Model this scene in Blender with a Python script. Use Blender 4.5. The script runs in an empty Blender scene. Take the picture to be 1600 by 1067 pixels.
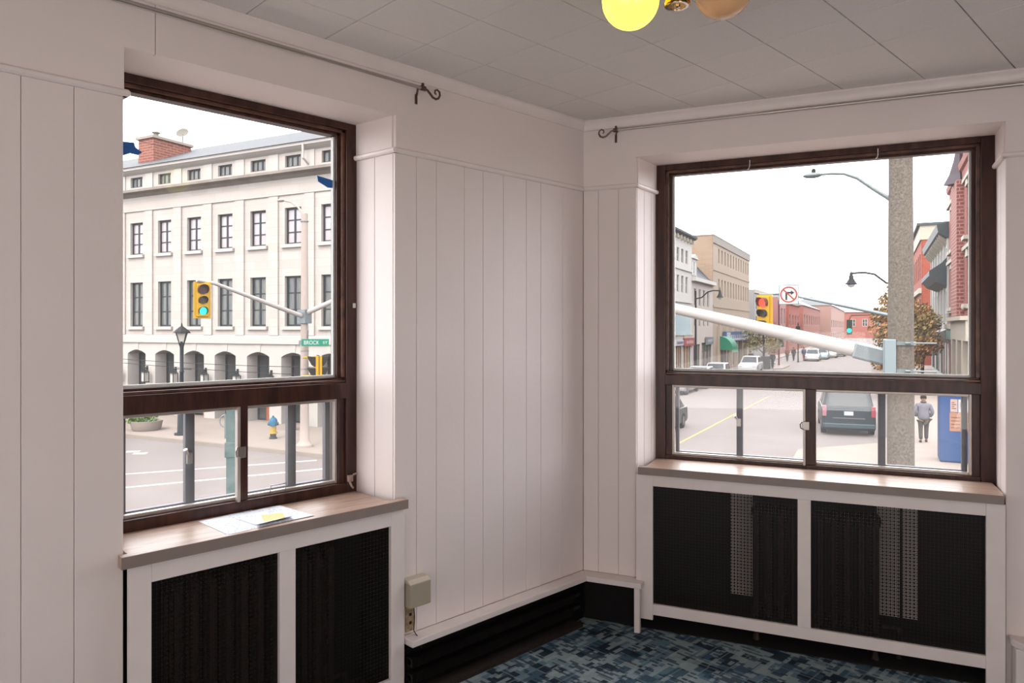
import bpy, bmesh, math, random
from mathutils import Vector, Matrix
random.seed(7)
SC = bpy.context.scene
COL = SC.collection
PI = math.pi

# ------------------------------------------------------------------ camera
FPX, CXP, CYP = 1123.79, 800.0, 511.92          # focal length and principal point, in 1600x1067 pixels
CAMP = Vector((2.451, -2.936, 1.53))
YAW = 0.7943
cd = bpy.data.cameras.new('camera')
cam = bpy.data.objects.new('camera', cd); COL.objects.link(cam)
cam.location = CAMP; cam.rotation_euler = (PI/2, 0, YAW)
cd.sensor_fit = 'HORIZONTAL'; cd.sensor_width = 36.0
cd.lens = FPX*36.0/1600.0
cd.shift_y = -(533.5-CYP)/1600.0
cd.clip_start = 0.02; cd.clip_end = 1500
SC.camera = cam

# ------------------------------------------------------------------ world, sun, large lights, exposure
w = bpy.data.worlds.new('overcast_sky'); SC.world = w; w.use_nodes = True
nt = w.node_tree; nt.nodes.clear()
out = nt.nodes.new('ShaderNodeOutputWorld'); bg = nt.nodes.new('ShaderNodeBackground')
tc = nt.nodes.new('ShaderNodeTexCoord'); mp = nt.nodes.new('ShaderNodeMapping'); mp.inputs['Scale'].default_value = (1, 1, 2.6)
nz = nt.nodes.new('ShaderNodeTexNoise'); nz.inputs['Scale'].default_value = 2.3; nz.inputs['Detail'].default_value = 5
cr = nt.nodes.new('ShaderNodeValToRGB')
cr.color_ramp.elements[0].position = .36; cr.color_ramp.elements[0].color = (.86, .90, .98, 1)
cr.color_ramp.elements[1].position = .60; cr.color_ramp.elements[1].color = (1, .99, .985, 1)
nt.links.new(tc.outputs['Generated'], mp.inputs[0]); nt.links.new(mp.outputs[0], nz.inputs['Vector'])
nt.links.new(nz.outputs['Fac'], cr.inputs[0]); nt.links.new(cr.outputs[0], bg.inputs[0]); nt.links.new(bg.outputs[0], out.inputs[0])
bg.inputs['Strength'].default_value = 3.0
sd = bpy.data.lights.new('sun', 'SUN'); sd.energy = 2.0; sd.angle = math.radians(25); sd.color = (1, .95, .88)
sun = bpy.data.objects.new('sun', sd); COL.objects.link(sun)
sun.rotation_euler = (math.radians(46), 0, math.radians(25))
def area(name, loc, target, sx, sy, power, color):
    l = bpy.data.lights.new(name, 'AREA'); l.shape = 'RECTANGLE'; l.size = sx; l.size_y = sy; l.energy = power; l.color = color
    o = bpy.data.objects.new(name, l); COL.objects.link(o); o.location = loc
    o.rotation_euler = (Vector(target)-Vector(loc)).to_track_quat('-Z', 'Y').to_euler()
    return o
area('rear_fill_light', (2.4, -5.85, .95), (2.0, -3.0, 2.6), 3.4, 1.2, 31, (1, .95, .93))  # added fill behind the viewer; the back wall has no window
area('side_fill_light', (4.95, -2.8, .95), (2.6, -1.4, 2.6), 2.4, 1.2, 20, (1, .95, .93))  # added fill from the side; that wall has no window either
vs = SC.view_settings
vs.view_transform = 'Standard'; vs.look = 'None'; vs.gamma = 1.0; vs.use_curve_mapping = False
vs.exposure = 1.27

# ------------------------------------------------------------------ frames of reference
TH = math.radians(21.7)                      # the right-hand wall leaves the corner at this angle
SA = math.radians(18.6)                      # the streets outside run along this angle and at right angles to it
G = 1.53-4.4                                 # street level
WL = Matrix.Rotation(PI/2, 4, 'Z')           # left wall frame:  (a along wall, d outwards, z)
WR = Matrix.Rotation(TH, 4, 'Z')
ST = Matrix.Translation((0, 0, G)) @ Matrix.Rotation(SA, 4, 'Z')   # street frame (p, q, height)
def S(p, q, h=0.0): return ST @ Vector((p, q, h))
FW = Vector((-math.sin(YAW), math.cos(YAW), 0)); RT = Vector((math.cos(YAW), math.sin(YAW), 0))
def ray(u, v): return FW + RT*((u-CXP)/FPX) + Vector((0, 0, (CYP-v)/FPX))
STI = ST.inverted()
def gnd(u, v):                                # photo pixel on the street -> (p, q)
    d = ray(u, v); t = (G-CAMP.z)/d.z; r = STI @ (CAMP+d*t); return r.x, r.y
def fq(u, v, Q):                              # photo pixel on a facade q = Q -> (p, height)
    c = STI @ CAMP; d = STI.to_3x3() @ ray(u, v); t = (Q-c.y)/d.y; r = c+d*t; return r.x, r.z
def fp(u, v, P):                              # photo pixel on a facade p = P -> (q, height)
    c = STI @ CAMP; d = STI.to_3x3() @ ray(u, v); t = (P-c.x)/d.x; r = c+d*t; return r.y, r.z
def onz(u, v, z):
    d = ray(u, v); return CAMP+d*((z-CAMP.z)/d.z)

# ------------------------------------------------------------------ materials
def lin(c):
    c /= 255.0
    return c/12.92 if c <= .04045 else ((c+.055)/1.055)**2.4
def rgb(h): return tuple(lin(int(h[i:i+2], 16)) for i in (0, 2, 4))+(1,)
MATS = {}
ALB = [1.0]                                  # reflectance scale of the colours read off the bright outdoor view
def rgba(h): return tuple(x*ALB[0] for x in rgb(h)[:3])+(1,)
def M(name, hexc='808080', rough=.6, metal=0., var=0., scale=8., bump=0., bscale=None, spec=.5, stretch=None, emit=None, estr=0., hex2=None, coat=0.):
    if name in MATS: return MATS[name]
    m = bpy.data.materials.new(name); m.use_nodes = True; n = m.node_tree.nodes; l = m.node_tree.links
    b = n['Principled BSDF']; c = rgba(hexc)
    b.inputs['Base Color'].default_value = c; b.inputs['Roughness'].default_value = rough; b.inputs['Metallic'].default_value = metal
    b.inputs['Specular IOR Level'].default_value = spec if ALB[0] == 1 else spec*.3; b.inputs['Coat Weight'].default_value = coat
    if var or bump:
        t = n.new('ShaderNodeTexCoord'); mp = n.new('ShaderNodeMapping')
        mp.inputs['Scale'].default_value = stretch or (1, 1, 1); l.new(t.outputs['Object'], mp.inputs[0])
        z = n.new('ShaderNodeTexNoise'); z.inputs['Scale'].default_value = scale; z.inputs['Detail'].default_value = 6; l.new(mp.outputs[0], z.inputs['Vector'])
        if var:
            r = n.new('ShaderNodeValToRGB'); r.color_ramp.elements[0].position = .3; r.color_ramp.elements[1].position = .7
            d = rgba(hex2) if hex2 else tuple(x*(1-var) for x in c[:3])+(1,)
            r.color_ramp.elements[0].color = d; r.color_ramp.elements[1].color = c
            l.new(z.outputs['Fac'], r.inputs[0]); l.new(r.outputs[0], b.inputs['Base Color'])
        if bump:
            z2 = z
            if bscale:
                z2 = n.new('ShaderNodeTexNoise'); z2.inputs['Scale'].default_value = bscale; l.new(mp.outputs[0], z2.inputs['Vector'])
            bp = n.new('ShaderNodeBump'); bp.inputs['Strength'].default_value = bump; bp.inputs['Distance'].default_value = .01
            l.new(z2.outputs['Fac'], bp.inputs['Height']); l.new(bp.outputs[0], b.inputs['Normal'])
    if emit:
        b.inputs['Emission Color'].default_value = rgb(emit); b.inputs['Emission Strength'].default_value = estr
    MATS[name] = m; return m
def glass(name, veil, gloss=.05, tint='FFFFFF'):
    m = bpy.data.materials.new(name); m.use_nodes = True; n = m.node_tree.nodes; l = m.node_tree.links; n.clear()
    o = n.new('ShaderNodeOutputMaterial'); tr = n.new('ShaderNodeBsdfTransparent'); tr.inputs[0].default_value = rgb(tint)
    g = n.new('ShaderNodeBsdfGlossy'); g.inputs['Roughness'].default_value = .02
    tl = n.new('ShaderNodeBsdfTranslucent'); tl.inputs[0].default_value = (.95, .93, .92, 1)
    m1 = n.new('ShaderNodeMixShader'); m1.inputs[0].default_value = veil; l.new(tr.outputs[0], m1.inputs[1]); l.new(tl.outputs[0], m1.inputs[2])
    m2 = n.new('ShaderNodeMixShader'); m2.inputs[0].default_value = gloss; l.new(m1.outputs[0], m2.inputs[1]); l.new(g.outputs[0], m2.inputs[2])
    l.new(m2.outputs[0], o.inputs[0]); MATS[name] = m; return m
def brickmat(name, c1, c2, mortar, sx, sy, msize=.02, rough=.85, axis='xz', bump=.3):
    m = bpy.data.materials.new(name); m.use_nodes = True; n = m.node_tree.nodes; l = m.node_tree.links
    b = n['Principled BSDF']; b.inputs['Roughness'].default_value = rough; b.inputs['Specular IOR Level'].default_value = .15
    t = n.new('ShaderNodeTexCoord'); sep = n.new('ShaderNodeSeparateXYZ'); com = n.new('ShaderNodeCombineXYZ'); l.new(t.outputs['Object'], sep.inputs[0])
    add = n.new('ShaderNodeMath'); add.operation = 'ADD'; l.new(sep.outputs['X'], add.inputs[0]); l.new(sep.outputs['Y'], add.inputs[1])
    l.new(add.outputs[0], com.inputs['X']); l.new(sep.outputs['Z'], com.inputs['Y'])
    k = n.new('ShaderNodeTexBrick'); k.inputs['Scale'].default_value = 1; k.inputs['Brick Width'].default_value = sx; k.inputs['Row Height'].default_value = sy
    k.inputs['Mortar Size'].default_value = msize; k.inputs['Color1'].default_value = rgba(c1); k.inputs['Color2'].default_value = rgba(c2); k.inputs['Mortar'].default_value = rgba(mortar)
    l.new(com.outputs[0], k.inputs['Vector']); l.new(k.outputs['Color'], b.inputs['Base Color'])
    bp = n.new('ShaderNodeBump'); bp.inputs['Strength'].default_value = bump; bp.inputs['Distance'].default_value = .01; bp.invert = True
    l.new(k.outputs['Fac'], bp.inputs['Height']); l.new(bp.outputs[0], b.inputs['Normal'])
    MATS[name] = m; return m

# ------------------------------------------------------------------ mesh builder
class MB:
    def __init__(s): s.v = []; s.f = []
    def add(s, vs, fs):
        o = len(s.v); s.v += [tuple(p) for p in vs]; s.f += [tuple(i+o for i in f) for f in fs]; return s
    def box(s, x0, x1, y0, y1, z0, z1):
        return s.add([(x0, y0, z0), (x1, y0, z0), (x1, y1, z0), (x0, y1, z0), (x0, y0, z1), (x1, y0, z1), (x1, y1, z1), (x0, y1, z1)],
                     [(0, 3, 2, 1), (4, 5, 6, 7), (0, 1, 5, 4), (1, 2, 6, 5), (2, 3, 7, 6), (3, 0, 4, 7)])
    def obox(s, mat, sx, sy, sz):
        k = MB().box(-sx/2, sx/2, -sy/2, sy/2, -sz/2, sz/2); return s.add([mat @ Vector(p) for p in k.v], k.f)
    def poly(s, pts): return s.add(pts, [tuple(range(len(pts)))])
    def prism(s, pts, h0, h1, plane='xy'):
        def mk(p, h):
            return {'xy': (p[0], p[1], h), 'xz': (p[0], h, p[1]), 'yz': (h, p[0], p[1])}[plane]
        n = len(pts); vs = [mk(p, h0) for p in pts]+[mk(p, h1) for p in pts]
        fs = [tuple(range(n-1, -1, -1)), tuple(range(n, 2*n))]+[(i, (i+1) % n, n+(i+1) % n, n+i) for i in range(n)]
        return s.add(vs, fs)
    def tube(s, path, r, seg=10, caps=True):
        path = [Vector(p) for p in path]; n = len(path); rs = r if isinstance(r, (list, tuple)) else [r]*n
        vs = []; prev = None
        for i, p in enumerate(path):
            d = (path[min(i+1, n-1)]-path[max(i-1, 0)]).normalized()
            if prev is None:
                a = Vector((0, 0, 1)) if abs(d.z) < .9 else Vector((1, 0, 0)); x = d.cross(a).normalized()
            else: x = (prev-d*prev.dot(d)).normalized()
            y = d.cross(x); prev = x
            vs += [p+(x*math.cos(2*PI*k/seg)+y*math.sin(2*PI*k/seg))*rs[i] for k in range(seg)]
        fs = [(i*seg+k, i*seg+(k+1) % seg, (i+1)*seg+(k+1) % seg, (i+1)*seg+k) for i in range(n-1) for k in range(seg)]
        if caps: fs += [tuple(range(seg-1, -1, -1)), tuple(range((n-1)*seg, n*seg))]
        return s.add(vs, fs)
    def lathe(s, prof, seg=20, c=(0, 0, 0)):
        vs = []; n = len(prof)
        for r, z in prof: vs += [(c[0]+r*math.cos(2*PI*k/seg), c[1]+r*math.sin(2*PI*k/seg), c[2]+z) for k in range(seg)]
        fs = [(i*seg+k, i*seg+(k+1) % seg, (i+1)*seg+(k+1) % seg, (i+1)*seg+k) for i in range(n-1) for k in range(seg)]
        fs += [tuple(range(seg-1, -1, -1)), tuple(range((n-1)*seg, n*seg))]
        return s.add(vs, fs)
    def sphere(s, c, r, seg=20, rings=12, sx=1, sy=1, sz=1):
        k = MB().lathe([(max(r*math.sin(PI*i/rings), 1e-4), -r*math.cos(PI*i/rings)) for i in range(rings+1)], seg)
        return s.add([(c[0]+p[0]*sx, c[1]+p[1]*sy, c[2]+p[2]*sz) for p in k.v], k.f)
    def xf(s, mat): s.v = [tuple(mat @ Vector(p)) for p in s.v]; return s
    def mesh(s, name, mat, smooth=False):
        me = bpy.data.meshes.new(name); me.from_pydata(s.v, [], s.f); me.update()
        bm = bmesh.new(); bm.from_mesh(me); bmesh.ops.recalc_face_normals(bm, faces=bm.faces); bm.to_mesh(me); bm.free()
        if mat: me.materials.append(mat)
        if smooth:
            me.polygons.foreach_set('use_smooth', [True]*len(me.polygons)); me.set_sharp_from_angle(angle=math.radians(40))
        return me
    def build(s, name, mat, parent=None, loc=None, rotz=0., smooth=False, bevel=0., kind=None, label=None):
        return link(name, s.mesh(name, mat, smooth), parent, loc, rotz, bevel, kind, label)
def link(name, me, parent=None, loc=None, rotz=0., bevel=0., kind=None, label=None):
    o = bpy.data.objects.new(name, me); COL.objects.link(o); o.parent = parent
    if loc is not None: o.location = loc
    o.rotation_euler = (0, 0, rotz)
    if bevel:
        b = o.modifiers.new('bevel', 'BEVEL'); b.width = bevel; b.segments = 2; b.limit_method = 'ANGLE'; b.angle_limit = math.radians(40)
    if kind: o['kind'] = kind
    if label: o['label'] = label
    return o
def tag(o, label, cat, group=None):
    o['label'] = label; o['category'] = cat
    if group: o['group'] = group
    return o
def thing(name, label, cat, loc=(0, 0, 0), rotz=0., group=None):
    o = bpy.data.objects.new(name, None); COL.objects.link(o); o.location = loc; o.rotation_euler = (0, 0, rotz); o.empty_display_size = .1
    return tag(o, label, cat, group)
def struct(name, label, cat, loc=(0, 0, 0), rotz=0.):
    o = thing(name, label, cat, loc, rotz); o['kind'] = 'structure'; return o
def copy_tree(o, parent=None):
    c = o.copy(); COL.objects.link(c); c.parent = parent
    for ch in list(o.children): copy_tree(ch, c)
    return c
def text_mesh(s, size, depth=.004):
    cu = bpy.data.curves.new('lettering', 'FONT'); cu.body = s; cu.size = size; cu.extrude = depth; cu.align_x = 'CENTER'; cu.align_y = 'CENTER'
    o = bpy.data.objects.new('lettering', cu); COL.objects.link(o); bpy.context.view_layer.update()
    me = bpy.data.meshes.new_from_object(o.evaluated_get(bpy.context.evaluated_depsgraph_get()))
    bpy.data.objects.remove(o); bpy.data.curves.remove(cu); return me
def lettering(s, size, mat, parent, center, width=None, name='lettering'):
    """text standing upright in the x-z plane of the parent, read from -y"""
    me = text_mesh(s, size, .003)
    xs = [v.co.x for v in me.vertices]; k = (width/(max(xs)-min(xs))) if width else 1
    me.transform(Matrix.Translation(center) @ Matrix.Rotation(PI/2, 4, 'X') @ Matrix.Diagonal((k, 1, 1, 1)))
    me.materials.clear(); me.materials.append(mat)
    return link(name, me, parent)
# ================================================================== THE ROOM
HC = 2.6146
PAINT = M('white_wall_paint', 'E3D7D3', .55, var=.05, scale=2.5, bump=.06, bscale=60)
TRIMP = M('white_trim_paint', 'E4D9D5', .42, var=.06, scale=9, bump=.05, bscale=40)
TILEM = M('ceiling_tile_fibre', 'DDD6D2', .9, var=.05, scale=120, bump=.25, bscale=220)
DARKGAP = M('dark_gap', '241C1A', .95)
def carpet():
    m = bpy.data.materials.new('blue_patterned_carpet'); m.use_nodes = True; n = m.node_tree.nodes; l = m.node_tree.links
    b = n['Principled BSDF']; b.inputs['Roughness'].default_value = .95; b.inputs['Specular IOR Level'].default_value = .1
    t = n.new('ShaderNodeTexCoord')
    def brick(rot, bw, rh, c1, c2, mo, ms, off=.5, loc=(0, 0, 0)):
        mp = n.new('ShaderNodeMapping'); mp.inputs['Rotation'].default_value = (0, 0, rot); mp.inputs['Location'].default_value = loc; l.new(t.outputs['Object'], mp.inputs[0])
        k = n.new('ShaderNodeTexBrick'); k.inputs['Scale'].default_value = 1; k.inputs['Brick Width'].default_value = bw; k.inputs['Row Height'].default_value = rh
        k.inputs['Mortar Size'].default_value = ms; k.inputs['Mortar Smooth'].default_value = 0; k.offset = off; k.offset_frequency = 3; k.squash = .6; k.squash_frequency = 4
        k.inputs['Color1'].default_value = c1; k.inputs['Color2'].default_value = c2; k.inputs['Mortar'].default_value = mo; l.new(mp.outputs[0], k.inputs['Vector']); return k
    W = (1, 1, 1, 1); K = (0, 0, 0, 1)
    def step(k, th, amt=1.0, out='Color'):
        s = n.new('ShaderNodeMapRange'); s.inputs[1].default_value = th; s.inputs[2].default_value = th+.05; s.inputs[4].default_value = amt; l.new(k.outputs[out], s.inputs[0]); return s.outputs[0]
    def mix(f, a, c):
        x = n.new('ShaderNodeMix'); x.data_type = 'RGBA'; l.new(f, x.inputs[0])
        for i, q in ((6, a), (7, c)):
            if isinstance(q, tuple): x.inputs[i].default_value = q
            else: l.new(q, x.inputs[i])
        return x.outputs[2]
    col = mix(step(brick(0, .19, .075, K, W, K, 0, .37), .45), rgb('88999C'), rgb('5E7885'))
    col = mix(step(brick(PI/2, .16, .062, K, W, K, 0, .61, (.03, .02, 0)), .58, .9), col, rgb('40586A'))
    col = mix(step(brick(0, .11, .045, K, W, K, 0, .29, (.05, .01, 0)), .68, .95), col, rgb('232D39'))
    col = mix(step(brick(PI/2, .075, .021, K, W, K, 0, .43, (.01, .04, 0)), .66, .7), col, rgb('98A6A9'))
    col = mix(step(brick(0, .050, .014, K, W, K, 0, .53, (.02, .03, 0)), .74, .8), col, rgb('2E4050'))
    col = mix(step(brick(PI/2, .62, .150, K, W, K, .0042, .35, (.02, .07, 0)), .5, .30, 'Fac'), col, rgb('93A5AA'))
    col = mix(step(brick(0, .85, .230, K, W, K, .0036, .35, (.09, .03, 0)), .5, .40, 'Fac'), col, rgb('93A5AA'))
    z = n.new('ShaderNodeTexNoise'); z.inputs['Scale'].default_value = 420; l.new(t.outputs['Object'], z.inputs['Vector'])
    zr = n.new('ShaderNodeMapRange'); zr.inputs[1].default_value = .3; zr.inputs[2].default_value = .7; zr.inputs[3].default_value = .62; zr.inputs[4].default_value = 1.3; l.new(z.outputs['Fac'], zr.inputs[0])
    mu = n.new('ShaderNodeVectorMath'); mu.operation = 'SCALE'; l.new(col, mu.inputs[0]); l.new(zr.outputs[0], mu.inputs['Scale']); l.new(mu.outputs[0], b.inputs['Base Color'])
    bp = n.new('ShaderNodeBump'); bp.inputs['Strength'].default_value = .5; bp.inputs['Distance'].default_value = .004; l.new(z.outputs['Fac'], bp.inputs['Height']); l.new(bp.outputs[0], b.inputs['Normal'])
    return m
ROOM = [(0, 0), (0, -6), (5.1, -6), (5.1, 5.1*math.tan(TH))]
fl = MB().prism([(-.45, .3), (-.45, -6.3), (5.4, -6.3), (5.4, 2.7)], -.25, 0).build('floor', carpet())
tag(fl, 'blue patterned carpet floor of the empty room', 'floor'); fl['kind'] = 'structure'

# ---- ceiling with its square tiles
ceil = struct('ceiling', 'white square tiled ceiling', 'ceiling')
MB().prism([(-.45, .3), (-.45, -6.3), (5.4, -6.3), (5.4, 2.7)], HC+.008, HC+.35).build('ceiling_slab', DARKGAP, ceil)
T = .3048
def clip(poly, n, c):                        # keep n.x <= c
    o = []
    for i in range(len(poly)):
        p, q = poly[i], poly[(i+1) % len(poly)]; dp = n[0]*p[0]+n[1]*p[1]-c; dq = n[0]*q[0]+n[1]*q[1]-c
        if dp <= 0: o.append(p)
        if dp*dq < 0:
            t = dp/(dp-dq); o.append((p[0]+(q[0]-p[0])*t, p[1]+(q[1]-p[1])*t))
    return o
def tile_mesh(poly):
    cx = sum(p[0] for p in poly)/len(poly); cy = sum(p[1] for p in poly)/len(poly)
    def ins(k):
        r = []
        for x, y in poly:
            dx, dy = cx-x, cy-y; L = math.hypot(dx, dy) or 1; r.append((x+dx/L*k, y+dy/L*k))
        return r
    n = len(poly); a = ins(.0028); b = ins(.0036)
    vs = [(x, y, HC+.010) for x, y in a]+[(x, y, HC+.0022) for x, y in a]+[(x, y, HC) for x, y in b]
    fs = [tuple(range(2*n, 3*n))]+[(i, (i+1) % n, n+(i+1) % n, n+i) for i in range(n)]+[(n+i, n+(i+1) % n, 2*n+(i+1) % n, 2*n+i) for i in range(n)]
    return MB().add(vs, fs)
x0 = (.8378-1)*T; nt_ = 0
rest = MB()
for i in range(0, 18):
    for j in range(-18, 8):
        X0 = x0+i*T; Y0 = (j-2.0619)*T
        P = [(X0, Y0), (X0+T, Y0), (X0+T, Y0+T), (X0, Y0+T)]
        P = clip(P, (-1, 0), 0); P = clip(P, (1, 0), 5.1) if P else P; P = clip(P, (0, -1), 6) if P else P
        P = clip(P, (-math.sin(TH), math.cos(TH)), 0) if P else P
        if len(P) < 3: continue
        if Y0 > -2.6 and nt_ < 299:
            tile_mesh(P).build('ceiling_tile', TILEM, ceil); nt_ += 1
        else: k = tile_mesh(P); rest.add(k.v, k.f)
rest.build('ceiling_tile_field', TILEM, ceil, kind='stuff')

# ---- walls (frame: a along the wall, d outwards, z up)
def board(a0, a1, z0, z1, d=0., ch=.0018, t=.013):
    g = .0006
    vs = []
    for (e, dd) in ((g, d+t), (g, d+ch), (g+ch, d)):
        vs += [(a0+e, dd, z0), (a1-e, dd, z0), (a1-e, dd, z1), (a0+e, dd, z1)]
    fs = [(8, 9, 10, 11)]+[(i, (i+1) % 4, 4+(i+1) % 4, 4+i) for i in range(4)]+[(4+i, 4+(i+1) % 4, 8+(i+1) % 4, 8+i) for i in range(4)]
    return MB().add(vs, fs)
Z_CAP, Z_OPEN = 2.262, 2.405
wl = struct('wall_left', 'white grooved board wall with the window over the paper sheets', 'wall', rotz=PI/2)
wr = struct('wall_right', 'white grooved board wall with the wide window', 'wall', rotz=TH)
oL = (-2.228, -1.204); oR = (.285, 1.875)
c = MB()
c.box(-6.2, oL[0]-.02, .013, .36, -.25, 3.0).box(oL[1]+.012, .16, .013, .36, -.25, 3.0).box(oL[0]-.02, oL[1]+.012, .013, .36, Z_OPEN+.012, 3.0)
c.box(oL[0]-.02, oL[1]+.012, .27, .36, -.25, .80)
c.build('wall_core', PAINT, wl)
c = MB()
c.box(-.135, oR[0]-.012, .013, .36, -.25, 3.0).box(oR[1]+.02, 5.9, .013, .36, -.25, 3.0).box(oR[0]-.012, oR[1]+.02, .013, .36, Z_OPEN+.012, 3.0)
c.box(oR[0]-.012, oR[1]+.02, .27, .36, -.25, .80)
c.build('wall_core', PAINT, wr)
gl = [oL[1], -1.094, -.987, -.828, -.714, -.585, -.430, -.327, -.164, 0]
for a0, a1 in zip(gl, gl[1:]): board(a0, a1, .25, Z_CAP).build('board', PAINT, wl)
gl = [oL[0], -2.363, -2.496]; ws = [.16, .11, .155, .13, .115, .16, .1]; k = 0
while gl[-1] > -5.9: gl.append(gl[-1]-ws[k % 7]); k += 1
for a1, a0 in zip(gl, gl[1:]): board(a0, a1, 0, Z_CAP).build('board', PAINT, wl)
gl = [0, .083, .191, oR[0]]
for a0, a1 in zip(gl, gl[1:]): board(a0, a1, .25, Z_CAP).build('board', PAINT, wr)
gl = [oR[1], 1.985]; k = 2
while gl[-1] < 5.4: gl.append(gl[-1]+ws[k % 7]); k += 1
for a0, a1 in zip(gl, gl[1:]): board(a0, a1, .0, Z_CAP).build('board', PAINT, wr)
# plain frieze boards above the cap rail, running over the window heads
MB().prism([(-6, HC), (-6, Z_CAP), (oL[0], Z_CAP), (oL[0], Z_OPEN), (-2.137, Z_OPEN), (-2.137, HC)], -.006, .013, 'xz').build('frieze_board', PAINT, wl)
MB().prism([(-2.135, HC), (-2.135, Z_OPEN), (oL[1], Z_OPEN), (oL[1], Z_CAP), (.0, Z_CAP), (.0, HC)], -.006, .013, 'xz').build('frieze_board', PAINT, wl)
MB().prism([(0, HC), (0, Z_CAP), (oR[0], Z_CAP), (oR[0], Z_OPEN), (oR[1], Z_OPEN), (oR[1], Z_CAP), (5.5, Z_CAP), (5.5, HC)], -.006, .013, 'xz').build('frieze_board', PAINT, wr)
# reveals beside and above the windows
def reveal(par, a_in, a_out, side, splits):
    e = .012*side
    def P(d0, d1):
        f = lambda d: a_in+(a_out-a_in)*d/.25
        return [(f(d0), d0), (f(d1), d1), (f(d1)+e, d1), (f(d0)+e, d0)]
    ds = [.0131]+splits+[.25]
    for d0, d1 in zip(ds, ds[1:]):
        MB().prism(P(d0+(.0015 if d0 > .02 else .0), d1-(.0015 if d1 < .25 else 0)), .78, Z_CAP).build('reveal_board', PAINT, par, bevel=.0012)
    MB().prism([(x-.005*side, y) for x, y in P(.0131, .25)], Z_CAP, Z_OPEN).build('reveal_panel', PAINT, par)
reveal(wl, oL[1], -1.236, 1, [.125]); reveal(wl, oL[0], -2.244, -1, [.125])
reveal(wr, oR[0], .335, -1, [.095, .18]); reveal(wr, oR[1], 1.885, 1, [.125])
MB().box(oL[0]-.01, oL[1], .0131, .25, Z_OPEN, Z_OPEN+.012).build('soffit_panel', PAINT, wl)
MB().box(oR[0], oR[1]+.01, .0131, .25, Z_OPEN, Z_OPEN+.012).build('soffit_panel', PAINT, wr)
# closing walls behind the photographer
wb = MB().box(-.3, 5.4, -6.35, -6.0, -.25, 3.0).build('wall_back', PAINT); wb['kind'] = 'structure'; tag(wb, 'plain white wall behind the viewer', 'wall')
wsd = MB().box(5.1, 5.45, -6.35, 2.3, -.25, 3.0).build('wall_side', PAINT); wsd['kind'] = 'structure'; tag(wsd, 'plain white wall to the side of the viewer', 'wall')

# ---- trims: cap rail, crown moulding
RAIL = [(.004, .010), (-.010, .010), (-.017, .004), (-.017, -.006), (-.011, -.012), (.004, -.012)]
ntr = [0]
def trim_name(): ntr[0] += 1; return 'trim_%d' % ntr[0]
def rail(par_rot, a0, a1, label):
    o = MB().prism([(y, Z_CAP+z) for y, z in RAIL], a0, a1, 'yz').build(trim_name(), TRIMP, rotz=par_rot, smooth=True)
    o['kind'] = 'structure'; return tag(o, label, 'trim')
rail(PI/2, -6, oL[0]+.010, 'white cap rail on the wall left of the window with papers')
rail(PI/2, oL[1]-.010, -.004, 'white cap rail across the corner boards between the windows')
rail(TH, .004, oR[0]+.012, 'short white cap rail between room corner and wide window')
rail(TH, oR[1]-.012, 5.4, 'white cap rail on the wall right of the wide window')
def rail_reveal(rot, a_in, a_out, side, label):
    f = lambda d: a_in+(a_out-a_in)*d/.25
    mb = MB(); vs = []
    for d in (-.012, .245):
        vs += [(f(d)-(y+.0)*-side, d, Z_CAP+z) for y, z in RAIL]
    n = len(RAIL)
    mb.add(vs, [tuple(range(n)), tuple(range(n, 2*n))]+[(i, (i+1) % n, n+(i+1) % n, n+i) for i in range(n)])
    o = mb.build(trim_name(), TRIMP, rotz=rot, smooth=True); o['kind'] = 'structure'; return tag(o, label, 'trim')
rail_reveal(PI/2, oL[1], -1.236, 1, 'white cap rail inside the right reveal of the window with papers')
rail_reveal(PI/2, oL[0], -2.244, -1, 'white cap rail inside the left reveal of the window with papers')
rail_reveal(TH, oR[0], .335, -1, 'white cap rail inside the left reveal of the wide window')
rail_reveal(TH, oR[1], 1.885, 1, 'white cap rail inside the right reveal of the wide window')
CROWN = [(.0, 0), (-.030, 0), (-.030, -.008), (-.024, -.013), (-.017, -.026), (-.013, -.042), (-.013, -.050), (0, -.052)]
for rot, a0, a1, lb in ((PI/2, -6, -.008, 'slim white crown moulding over the window with papers'), (TH, .008, 5.4, 'slim white crown moulding over the wide window')):
    o = MB().prism([(y, HC+z) for y, z in CROWN], a0, a1, 'yz').build(trim_name(), TRIMP, rotz=rot, smooth=True); o['kind'] = 'structure'; tag(o, lb, 'trim')

# ---- baseboard ledge with its leg, black finned heater below
def wrp(a, d): v = WR @ Vector((a, d, 0)); return (v.x, v.y)
yc = (-.088+math.sin(TH)*.075)/math.cos(TH)
bl = struct('baseboard_left', 'white ledge along the foot of the boards between the windows', 'baseboard')
MB().prism([(0, 0), (0, -1.17), (.075, -1.17), (.075, yc)], .222, .249).build('ledge', TRIMP, bl, bevel=.003)
br = struct('baseboard_right', 'short white ledge on a square leg beside the wide radiator cover', 'baseboard')
MB().prism([(0, 0), (.075, yc), wrp(.332, -.088), wrp(.332, 0)], .222, .249).build('ledge', TRIMP, br, bevel=.003)
q = wrp(.309, -.072)
leg = MB().prism([(-.014, -.013), (.014, -.013), (.014, .013), (-.014, .013)], 0, .222).build('leg', TRIMP, br, loc=(q[0], q[1], 0), rotz=TH, bevel=.002)
be = struct('baseboard_end', 'boxed white baseboard ledge right of the long radiator cover', 'baseboard', rotz=TH)
MB().box(1.895, 5.3, -.085, -.001, 0, .205).build('front_panel', TRIMP, be, bevel=.003)
MB().prism([(1.886, -.002), (1.886, -.05), (1.925, -.105), (5.3, -.105), (5.3, -.002)], .205, .232).build('ledge', TRIMP, be, bevel=.003)
BLK = M('black_heater_enamel', '060505', .6, var=.3, scale=30, hex2='0C0908', spec=.2)
FIN = M('dark_fin_metal', '262220', .45, .4)
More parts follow.
